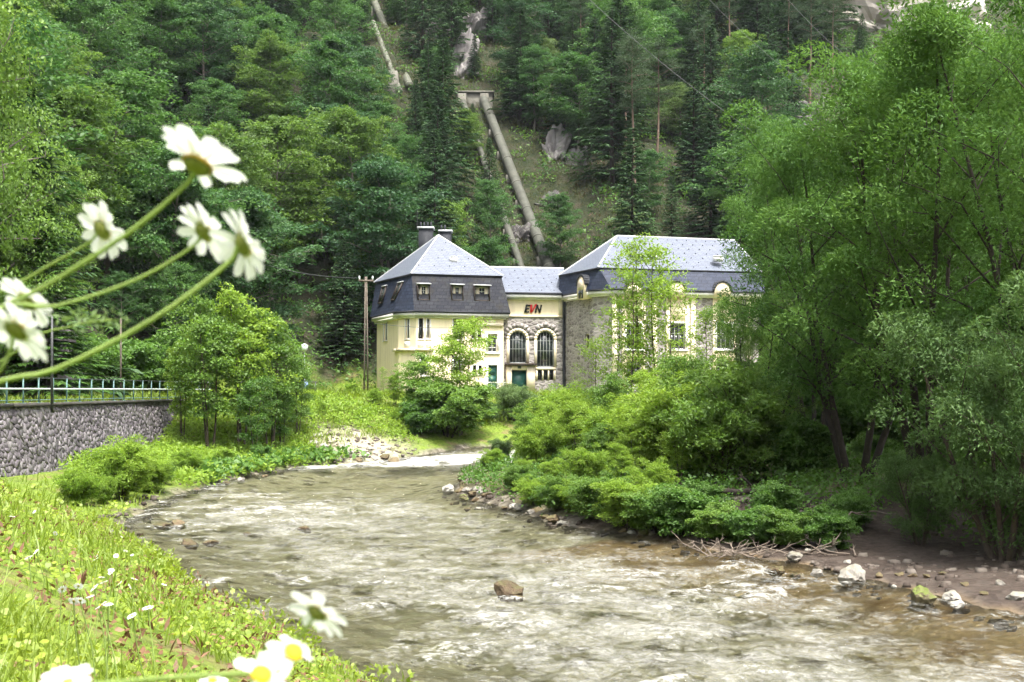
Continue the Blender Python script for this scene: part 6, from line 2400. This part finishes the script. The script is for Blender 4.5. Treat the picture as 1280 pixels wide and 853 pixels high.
cover('slope_grass', sample(6000, -25, 25, 99, 165, lambda X, Y, z, dl, dr, wet, t, left, bh: (t > 1) & (seg_dist(X, Y, np.array([PIPE_A, PIPE_B])) < 16) & (seg_dist(X, Y, np.array([PIPE_A, PIPE_B])) > 0.9), 41), 16, 0.6, 0.36, 0.06, 'olive_blade', 42, 'olive grass and weeds on the open slope by the pipes', 0.5, 0.15, 0.8)
cover('brushwood', sample(2200, -80, 80, 90, 190, lambda X, Y, z, dl, dr, wet, t, left, bh: (t > 1) & (abs(uu(X, Y) - 640) < 640) & (fbm(X / 8, Y / 8, 88, 3) < 0.0), 13), 14, 0.6, 0.30, 0.08, 'dead_leaf', 14, 'brown litter and dry brush between the slope trees', 0.4, 0.15)
cover('meadow_grass', sample(3600, -24, 4, 62, 98, lambda X, Y, z, dl, dr, wet, t, left, bh: left & ~wet & (t < 1) & (dl > 2.5), 15), 16, 0.45, 0.34, 0.05, 'meadow_blade', 16, 'long bright meadow grass between river and house', 0.4, 0.10, 1.2)
cover('bank_herbs', sample(2400, -19, -6, 45, 70, lambda X, Y, z, dl, dr, wet, t, left, bh: left & ~wet & ~bh & (X > -18.6) & (((X + 8.8) / 2.8) ** 2 + ((Y - 63.5) / 2.6) ** 2 > 1), 17), 22, 0.42, 0.20, 0.11, 'bright_leaf', 18, 'lush herbs covering the bank under the alders', 0.55, 0.2)
cover('butterbur', sample(800, -14, -8, 44, 62, lambda X, Y, z, dl, dr, wet, t, left, bh: left & ~wet & (dl < 1.6) & (dl > 0.1) & (Y > 48), 19), 11, 0.40, 0.27, 0.24, 'herb_leaf', 20, 'large round butterbur leaves at the water edge', 0.35, 0.35, 0.0)
cover('shade_herbs', sample(2600, -3, 26, 27, 60, lambda X, Y, z, dl, dr, wet, t, left, bh: (~left) & ~wet & (dr > np.where(Y < 29, 4.2, 0.25)), 21), 26, 0.42, 0.15, 0.085, 'herb_leaf', 22, 'dark herbs under the willows on the shaded bank', 0.55, 0.3)
cover('roadside_grass', sample(1400, -27, -19, 30, 80, lambda X, Y, z, dl, dr, wet, t, left, bh: (t < 1.5) & ((X > -20.4) | (X < -23.6)) & bh, 23), 14, 0.3, 0.30, 0.03, 'meadow_blade', 24, 'grass along the road behind the railing', 0.4, 0.05, 1.2)

# ------------------------------------------------------------------ grass slope in front


def slope_points(n, seed, r0, r1, power=1.0):
    rng = RS_(seed)
    d = np.exp(rng.uniform(math.log(r0), math.log(r1), n))
    a = rng.uniform(-0.75, 0.55, n)
    X, Y = d * np.sin(a), d * np.cos(a)
    L = land(X, Y, True)
    wx = np.interp(Y, WALL[:, 1], WALL[:, 0])
    k = L[5] & ~L[3] & (Y < 44) & ~((Y > 31) & (X < wx + 0.9)) & (L[1] > 0.12)
    return X[k], Y[k], L[0][k], d[k], rng


def build_grass():
    X, Y, Z, d, rng = slope_points(80000, 3, 1.9, 44)
    patch = fbm(X / 0.9, Y / 0.9, 71, 3)
    k = (patch > -0.18 + 0.3 * (rng.rand(len(X)) - 0.5)) & ((fbm(X / 1.1, Y / 1.1, 75, 3) > -0.16 + 0.25 * (rng.rand(len(X)) - 0.5)) | (d > 24))
    X, Y, Z, d, patch = X[k], Y[k], Z[k], d[k], patch[k]
    n = len(X)
    tall = sstep(-0.1, 0.4, fbm(X / 1.7, Y / 1.7, 72, 2)) * sstep(-0.22, -0.36, X / Y)
    h = (0.07 + 0.12 * rng.rand(n)) * (0.7 + 0.6 * np.clip(patch + 0.4, 0, 1)) + 0.34 * tall * rng.rand(n) + 0.003 * d
    w = 0.0030 + 0.0009 * d * (0.6 + 0.8 * rng.rand(n))
    a = rng.uniform(0, 6.283, n)
    lean = h * (0.25 + 0.55 * rng.rand(n))
    b = rng.uniform(0, 6.283, n)
    sx, sy = np.cos(b) * w / 2, np.sin(b) * w / 2
    lx, ly = np.cos(a) * lean, np.sin(a) * lean
    P = lambda fx, z, s: np.stack([X + lx * fx + sx * s, Y + ly * fx + sy * s, Z - 0.01 + z], axis=1)
    V = np.stack([P(0, 0 * h, -1), P(0, 0 * h, 1), P(0.28, h * 0.55, 0.85), P(0.28, h * 0.55, -0.85), P(1.0, h * 0.95, 0)], axis=1).reshape(-1, 3)
    i = np.arange(n)[:, None] * 5
    mb = MB()
    tone = np.clip(0.5 + 0.5 * patch + 0.5 * (rng.rand(n) - 0.5), 0, 1)
    mb.add(V, i + np.array([[0, 1, 2, 3]]), i + np.array([[3, 2, 4]]), np.repeat(tone, 5))
    o = part('grass', mb, 'meadow_blade', None, kind='stuff')
    o['label'] = 'bright yellow-green grass on the near river bank'
    # a few long blades close by
    X, Y, Z, d, rng = slope_points(5000, 8, 2.1, 5.5)
    k = (X / Y < -0.16) & (rng.rand(len(X)) < 0.22)
    X, Y, Z, d = X[k], Y[k], Z[k], d[k]
    n = len(X)
    h = 0.16 + 0.26 * rng.rand(n)
    w = 0.0045 + 0.003 * rng.rand(n)
    a = rng.uniform(0, 6.283, n)
    b = rng.uniform(-0.5, 0.5, n)
    lean = h * (0.10 + 0.45 * rng.rand(n) ** 2)
    fr = np.array([0.0, 0.25, 0.5, 0.75, 1.0])
    V = []
    for f_ in fr:
        cx = X + np.cos(a) * lean * f_ ** 2
        cy_ = Y + np.sin(a) * lean * f_ ** 2
        cz = Z - 0.02 + h * (f_ - 0.18 * f_ ** 3 * (lean / h))
        ww = w * (1 - f_ ** 2) * 0.5 + 0.0003
        V += [np.stack([cx - np.cos(b) * ww, cy_ - np.sin(b) * ww, cz], axis=1), np.stack([cx + np.cos(b) * ww, cy_ + np.sin(b) * ww, cz], axis=1)]
    V = np.stack(V, axis=1).reshape(-1, 3)
    i = np.arange(n)[:, None] * 10
    Q = np.vstack([i + np.array([[2 * q, 2 * q + 1, 2 * q + 3, 2 * q + 2]]) for q in range(4)])
    mb = MB()
    mb.add(V, Q, a=np.repeat(0.25 + 0.5 * rng.rand(n), 10))
    o = part('long_grass', mb, 'meadow_blade', None, kind='stuff')
    o['label'] = 'long upright grass blades close to the lens'
    # broad low leaves
    X, Y, Z, d, rng = slope_points(62000, 5, 2.2, 42)
    n = len(X)
    patch = fbm(X / 1.1, Y / 1.1, 75, 3)
    k = patch > -0.06 + 0.35 * (rng.rand(n) - 0.5)
    X, Y, Z, d = X[k], Y[k], Z[k], d[k]
    n = len(X)
    az = rng.uniform(0, 6.283, n)
    D = unit(np.stack([np.cos(az), np.sin(az), 0.25 + 0.3 * rng.normal(size=n)], axis=1))
    N = unit(np.array([0.1, -0.35, 1.0]) + rng.normal(size=(n, 3)) * 0.35)
    s = (0.010 + 0.020 * rng.rand(n)) + 0.0026 * d
    P = np.stack([X, Y, Z + 0.02 + 0.10 * rng.rand(n) ** 1.5 + 0.002 * d], axis=1)
    S = unit(np.cross(D, N))
    v = [P, P + D * (s * 0.30)[:, None] + S * (s * 0.46)[:, None], P + D * (s * 0.75)[:, None] + S * (s * 0.36)[:, None], P + D * s[:, None], P + D * (s * 0.75)[:, None] - S * (s * 0.36)[:, None], P + D * (s * 0.30)[:, None] - S * (s * 0.46)[:, None]]
    V = np.stack(v, axis=1).reshape(-1, 3)
    i = np.arange(n)[:, None] * 6
    mb = MB()
    Q = np.vstack([i + np.array([[0, 1, 2, 3]]), i + np.array([[0, 3, 4, 5]])])
    mb.add(V, Q, a=np.repeat(rng.rand(n), 6))
    o = part('ground_cover', mb, 'cover_leaf', None, kind='stuff')
    o['label'] = 'low yellow-green leaves carpeting the near river bank'
    # withered leaves
    X, Y, Z, d, rng = slope_points(16000, 6, 2.6, 34)
    patch = fbm(X / 1.1, Y / 1.1, 75, 3)
    n = len(X)
    k = patch < 0.02 + 0.2 * (rng.rand(n) - 0.5)
    X, Y, Z, d = X[k], Y[k], Z[k], d[k]
    n = len(X)
    D = unit(np.stack([rng.normal(size=n), rng.normal(size=n), 0.3 * rng.normal(size=n)], axis=1))
    N = unit(np.array([0, 0, 1.0]) + rng.normal(size=(n, 3)) * 0.6)
    mb = MB()
    leaves_into(mb, rng, np.stack([X, Y, Z + 0.03 + 0.06 * rng.rand(n)], axis=1), D, N, 0.025 + 0.03 * rng.rand(n) + 0.0022 * d, 0.018 + 0.02 * rng.rand(n) + 0.0016 * d, rng.rand(n))
    o = part('dry_leaves', mb, 'dead_leaf', None, kind='stuff')
    o['label'] = 'brown withered leaves in patches on the near bank'


build_grass()
wp = sample(900, -13, 3, 6, 34, lambda X, Y, z, dl, dr, wet, t, left, bh: left & ~wet & (dl < 1.5) & (fbm(X / 0.8, Y / 0.8, 55, 2) > -0.1), 61)
cover('weeds', wp, 26, 0.16, 0.10, 0.05, 'cover_leaf', 62, 'weeds and leafy stalks along the edge of the near bank', 0.9, 0.18, 0.5)
wp = sample(500, -13, 1, 3, 30, lambda X, Y, z, dl, dr, wet, t, left, bh: left & ~wet & (dl < 5) & (fbm(X / 1.1, Y / 1.1, 75, 3) < 0.1), 63)
cover('dry_stalks', wp, 16, 0.12, 0.10, 0.03, 'dead_leaf', 64, 'withered brown stalks and leaves on the near bank', 0.9, 0.08, 0.5)

# ------------------------------------------------------------------ daisies


def petal_mat():
    t = NT('petal_white')
    c = t.ramp(t.attr('rnd'), [(0.0, (0.74, 0.76, 0.68)), (0.4, (0.86, 0.86, 0.85))])
    d = t.n('BsdfDiffuse')
    t.l(c, d.inputs[0])
    tr = t.n('BsdfTranslucent')
    tr.inputs[0].default_value = (0.85, 0.86, 0.86, 1)
    m = t.n('MixShader')
    m.inputs[0].default_value = 0.42
    t.l(d.outputs[0], m.inputs[1])
    t.l(tr.outputs[0], m.inputs[2])
    t.l(m.outputs[0], t.out.inputs[0])


petal_mat()
plain('disc_yellow', (0.72, 0.46, 0.02), 0.8, 0.25, 300.0, 0.4)
plain('sepal_green', (0.16, 0.18, 0.035), 0.7, 0.35, 200.0, 0.3)
plain('stem_green', (0.20, 0.28, 0.07), 0.6, 0.2, 30.0)


def petal_mesh(seed):
    """one ray petal along +X, length 1, gently cupped, notched at its tip"""
    rng = RS_(seed)
    nu, nv = 7, 5
    V = []
    droop = rng.uniform(-0.02, 0.16)
    for i in range(nu):
        t = i / (nu - 1)
        w = 0.160 * (0.36 + 0.58 * math.sin(math.pi * min(1.0, 0.10 + 0.62 * t))) * (1.0 if t < 0.85 else (1 - ((t - 0.85) / 0.15) ** 2 * 0.52))
        for j in range(nv):
            s = (j / (nv - 1) - 0.5) * 2
            x = 0.20 + 0.80 * t - (0.05 * (abs(s) ** 2) if i == nu - 1 else 0) - (0.03 if (i == nu - 1 and j == 2) else 0)
            z = 0.035 * abs(s) ** 1.5 + 0.10 * t * (1 - t) - droop * t * t + 0.012 * math.sin(s * 6)
            V.append((x, s * w, z))
    Q = [[i * nv + j, i * nv + j + 1, (i + 1) * nv + j + 1, (i + 1) * nv + j] for i in range(nu - 1) for j in range(nv - 1)]
    A = np.repeat(np.linspace(0, 1, nu), nv)
    return MB().add(V, Q, a=A).mesh('petal', 'petal_white', True)


def dome(rad, h, z0, mat, name, segs=16, rings=5, pit=0.0):
    mb = MB()
    V, Q = [], []
    for i in range(rings + 1):
        t = i / rings
        r = rad * math.cos(t * math.pi / 2)
        z = z0 + h * math.sin(t * math.pi / 2) - pit * max(0, (t - 0.6) / 0.4) ** 2
        for k in range(segs):
            a = 6.28318 * k / segs
            V.append((r * math.cos(a), r * math.sin(a), z))
    for i in range(rings):
        for k in range(segs):
            Q.append([i * segs + k, i * segs + (k + 1) % segs, (i + 1) * segs + (k + 1) % segs, (i + 1) * segs + k])
    return mb.add(V, Q).mesh(name, mat, True)


PETALS = [petal_mesh(i) for i in range(5)]
DISC = dome(0.34, 0.14, 0.02, 'disc_yellow', 'disc', pit=0.05)
SEPAL = dome(0.285, -0.17, 0.015, 'sepal_green', 'sepal')
fr_ = RS_(12)


def bez(P, n=26):
    """smooth curve through the control points (Catmull-Rom)"""
    P = [np.array(p, float) for p in P]
    P = [2 * P[0] - P[1]] + P + [2 * P[-1] - P[-2]]
    out = []
    m = len(P) - 3
    for i in range(m):
        p0, p1, p2, p3 = P[i:i + 4]
        for t in np.linspace(0, 1, max(3, n // m))[: None if i == m - 1 else -1]:
            out.append(0.5 * ((2 * p1) + (-p0 + p2) * t + (2 * p0 - 5 * p1 + 4 * p2 - p3) * t * t + (-p0 + 3 * p1 - 3 * p2 + p3) * t ** 3))
    return np.array(out)


def daisy(label, c, normal, R, stem_pts, r_stem, npet=14, skip=(), cup=0.0):
    """big blurred daisy close to the lens: petals one by one, disc, sepals, stem down to the soil"""
    c = Vector(c)
    base = Vector(stem_pts[-1])
    root = thing('daisy', label, 'flower', tuple(base), 'tall daisies close to the lens')
    n = Vector(normal).normalized()
    q = n.to_track_quat('Z', 'Y')
    head = link('flower_head', SEPAL, root)
    head.location = c - base
    head.rotation_euler = q.to_euler()
    head.scale = (R, R, R)
    d = link('disc', DISC, head)
    off = fr_.rand() * 6.28
    for k in range(npet):
        if k in skip:
            continue
        p = link('petal', PETALS[fr_.randint(5)], head)
        p.rotation_euler = (fr_.normal() * 0.10, fr_.normal() * 0.10 - cup, off + 6.28318 * k / npet + fr_.normal() * 0.06)
        s = fr_.uniform(0.88, 1.06)
        p.scale = (s, s * fr_.uniform(0.95, 1.25), s)
        p.location = (0, 0, 0.012 * (k % 2))
    P = bez([c - n * R * 0.12] + [Vector(p) for p in stem_pts], 30)
    part('stem', MB().tube(P - np.array(base), np.linspace(r_stem * 0.75, r_stem * 0.95, len(P)), 8), 'stem_green', root, True)


def soil(x, y):
    return (x, y, ground(x, y) - 0.03)


def P3(u, v, d):
    return tuple(pix(u, v, d))


daisy('topmost big daisy seen from behind, on the longest arched stem', P3(246, 208, 0.62), (0.30, 0.34, 0.88), 0.0275, [P3(228, 235, 0.622), P3(160, 292, 0.63), P3(60, 356, 0.65), P3(-60, 425, 0.67), P3(-330, 640, 0.78), soil(-0.62, 0.9)], 0.0017, cup=0.35)
daisy('lone daisy hanging above the low pair on a thin pale stem', P3(127, 288, 0.80), (0.42, 0.72, 0.45), 0.0235, [P3(107, 306, 0.81), P3(45, 342, 0.83), P3(-50, 405, 0.86), P3(-260, 620, 0.98), soil(-0.75, 1.1)], 0.0013)
daisy('daisy under the topmost one with drooping petals', P3(254, 290, 0.72), (0.52, 0.62, 0.50), 0.0225, [P3(240, 309, 0.722), P3(170, 350, 0.73), P3(70, 383, 0.74), P3(-40, 402, 0.76), P3(-330, 600, 0.86), soil(-0.70, 1.0)], 0.0014)
daisy('outermost daisy of the upper cluster, nodding over its thick stem', P3(303, 306, 0.68), (0.70, 0.62, 0.30), 0.0240, [P3(282, 332, 0.68), P3(190, 400, 0.68), P3(70, 462, 0.69), P3(-40, 495, 0.70), P3(-320, 660, 0.78), soil(-0.58, 0.85)], 0.0019)
daisy('upper of the two low daisies, tucked behind the other', P3(34, 378, 0.78), (0.32, 0.50, 0.62), 0.0245, [P3(22, 400, 0.79), P3(-30, 450, 0.82), P3(-180, 640, 0.92), soil(-0.72, 1.05)], 0.0014)
daisy('lower of the two low daisies with cupped white petals', P3(20, 414, 0.66), (0.26, 0.55, 0.62), 0.0245, [P3(12, 440, 0.662), P3(-20, 490, 0.67), P3(-150, 650, 0.75), soil(-0.55, 0.82)], 0.0014)
daisy('large daisy seen from behind at the bottom, over the water', P3(396, 767, 0.62), (0.45, 0.60, 0.62), 0.0200, [P3(381, 788, 0.622), P3(352, 830, 0.63), P3(320, 920, 0.66), soil(-0.20, 0.80)], 0.0013)
daisy('drooping daisy with yellow disc at the bottom, before the larger one', P3(367, 815, 0.60), (0.45, -0.50, 0.55), 0.0160, [P3(352, 812, 0.602), P3(335, 850, 0.61), P3(318, 940, 0.64), soil(-0.24, 0.78)], 0.0012, npet=10, skip=(2, 3), cup=-0.45)
daisy('daisy with bright yellow disc at the bottom edge', P3(327, 843, 0.56), (0.35, -0.50, 0.62), 0.0160, [P3(322, 868, 0.566), P3(310, 930, 0.59), soil(-0.22, 0.74)], 0.0012, npet=11, skip=(5, 6), cup=-0.30)
daisy('white daisy half cut by the bottom edge beneath the tall grass', P3(85, 856, 0.66), (0.0, -0.25, 0.9), 0.0170, [P3(84, 885, 0.66), P3(70, 980, 0.72), soil(-0.40, 0.9)], 0.0012, cup=0.35)
daisy('small daisy peeking over the bottom edge by the yellow-disc daisy', P3(266, 852, 0.85), (0.10, -0.2, 0.9), 0.0120, [P3(262, 885, 0.85), P3(250, 980, 0.9), soil(-0.30, 1.0)], 0.0011)


def fallen_stem():
    P = bez([P3(352, 840, 0.60), P3(250, 845, 0.62), P3(150, 853, 0.64), P3(20, 872, 0.67), P3(-160, 960, 0.74), soil(-0.62, 0.86)], 26)
    o = part('fallen_stalk', MB().tube(P - P[-1], 0.0013, 8), 'stem_green', None, True)
    o.location = tuple(P[-1])
    tag(o, 'long pale stem lying across the bottom behind the daisies', 'plant stem')


fallen_stem()


def bud_stalk():
    """pale blurred seed head between the low daisies and the railing"""
    R = thing('grass_panicle', 'pale blurred grass panicle beside the low daisies', 'grass', soil(-0.75, 1.15))
    b = np.array(soil(-0.75, 1.15))
    P = bez([P3(140, 400, 0.95), P3(90, 408, 0.97), P3(20, 440, 1.0), P3(-120, 600, 1.05), tuple(b)], 24)
    part('stem', MB().tube(P - b, 0.0009, 6), 'stem_green', R, True)
    rng = RS_(3)
    mb = MB()
    C = np.array([P3(u, v, 0.96) for u, v in ((78, 400), (95, 405), (110, 398), (125, 402), (138, 398), (120, 412), (98, 396), (148, 404))]) - b
    clumps(mb, rng, C, [(1, 0, 0.2)] * len(C), 10, 0.006, 0.7, 0.1, 0.008, 0.003, 0.6)
    part('spikelets', mb, 'pale_leaf', R)


bud_stalk()

# small daisies growing on the bank
SMALL = []
for sd in range(3):
    mb = MB()
    rng = RS_(90 + sd)
    for k in range(16):
        a = 6.283 * k / 16 + rng.normal() * 0.05
        c, s = math.cos(a), math.sin(a)
        w = 0.15
        V = [(0.22, 0, 0.02), (0.62, w, 0.05 + 0.03 * rng.normal()), (1.0, 0.05, 0.02 + 0.06 * rng.normal()), (1.0, -0.05, 0.02), (0.62, -w, 0.05)]
        V = [(x * c - y * s, x * s + y * c, z) for x, y, z in V]
        mb.add(V, [[0, 1, 2, 3]], [[0, 3, 4]], 0.8)
    SMALL.append(mb.mesh('petals', 'petal_white'))
DISC_S = dome(0.27, 0.14, 0.02, 'disc_yellow', 'disc', 8, 3)
spots = [(69, 667), (43, 640), (45, 690), (122, 693), (152, 671), (118, 735), (135, 756), (98, 733), (78, 737), (127, 722), (165, 694), (157, 689), (205, 731), (15, 646), (130, 728), (113, 746), (100, 751), (120, 699), (139, 713), (150, 729), (162, 733), (168, 724), (92, 752), (126, 757), (185, 760), (165, 770), (36, 697), (145, 695), (138, 716), (3, 832)]
spots.sort()
for i, (u, v) in enumerate(spots):
    stem_h = 0.34 + 0.16 * fr_.rand()
    p = hit(u, v, stem_h, 4.0)
    if p is None:
        continue
    R = 0.0185 + 0.006 * fr_.rand()
    g = Vector((p.x + 0.05 * fr_.normal(), p.y + 0.05 * fr_.normal(), 0))
    g.z = ground(g.x, g.y)
    top = Vector((p.x, p.y, CAM_Z + (HOR - v) / FPX * p.y))
    root = thing('bank_daisy', ordinal(i + 1) + ' small daisy from left on the grassy near bank', 'flower', tuple(g), 'small daisies on the near bank')
    h = link('petals', SMALL[i % 3], root)
    h.location = top - g
    h.scale = (R, R, R)
    h.rotation_euler = (fr_.normal() * 0.45 + 0.25, fr_.normal() * 0.45, fr_.rand() * 6.28)
    link('disc', DISC_S, h)
    t = np.array(top - g)
    part('stem', MB().tube([t, t * 0.6 + np.array([0.02 * fr_.normal(), 0.02, 0]), np.array([0, 0, -0.02])], 0.0028, 5), 'stem_green', root)

# ------------------------------------------------------------------ the air of the valley


def build_haze():
    mb = MB()
    mb.box(-440, 440, -140, 480, -3.0, 128.0)
    t = NT('haze_air')
    v = t.n('VolumePrincipled')
    v.inputs['Color'].default_value = (0.86, 0.92, 1.0, 1)
    v.inputs['Density'].default_value = 0.00011
    v.inputs['Anisotropy'].default_value = 0.2
    t.l(v.outputs[0], t.out.inputs['Volume'])
    o = link('haze', mb.mesh('haze', 'haze_air'))
    o['kind'] = 'stuff'
    o['label'] = 'thin pale haze in the valley air'


build_haze()
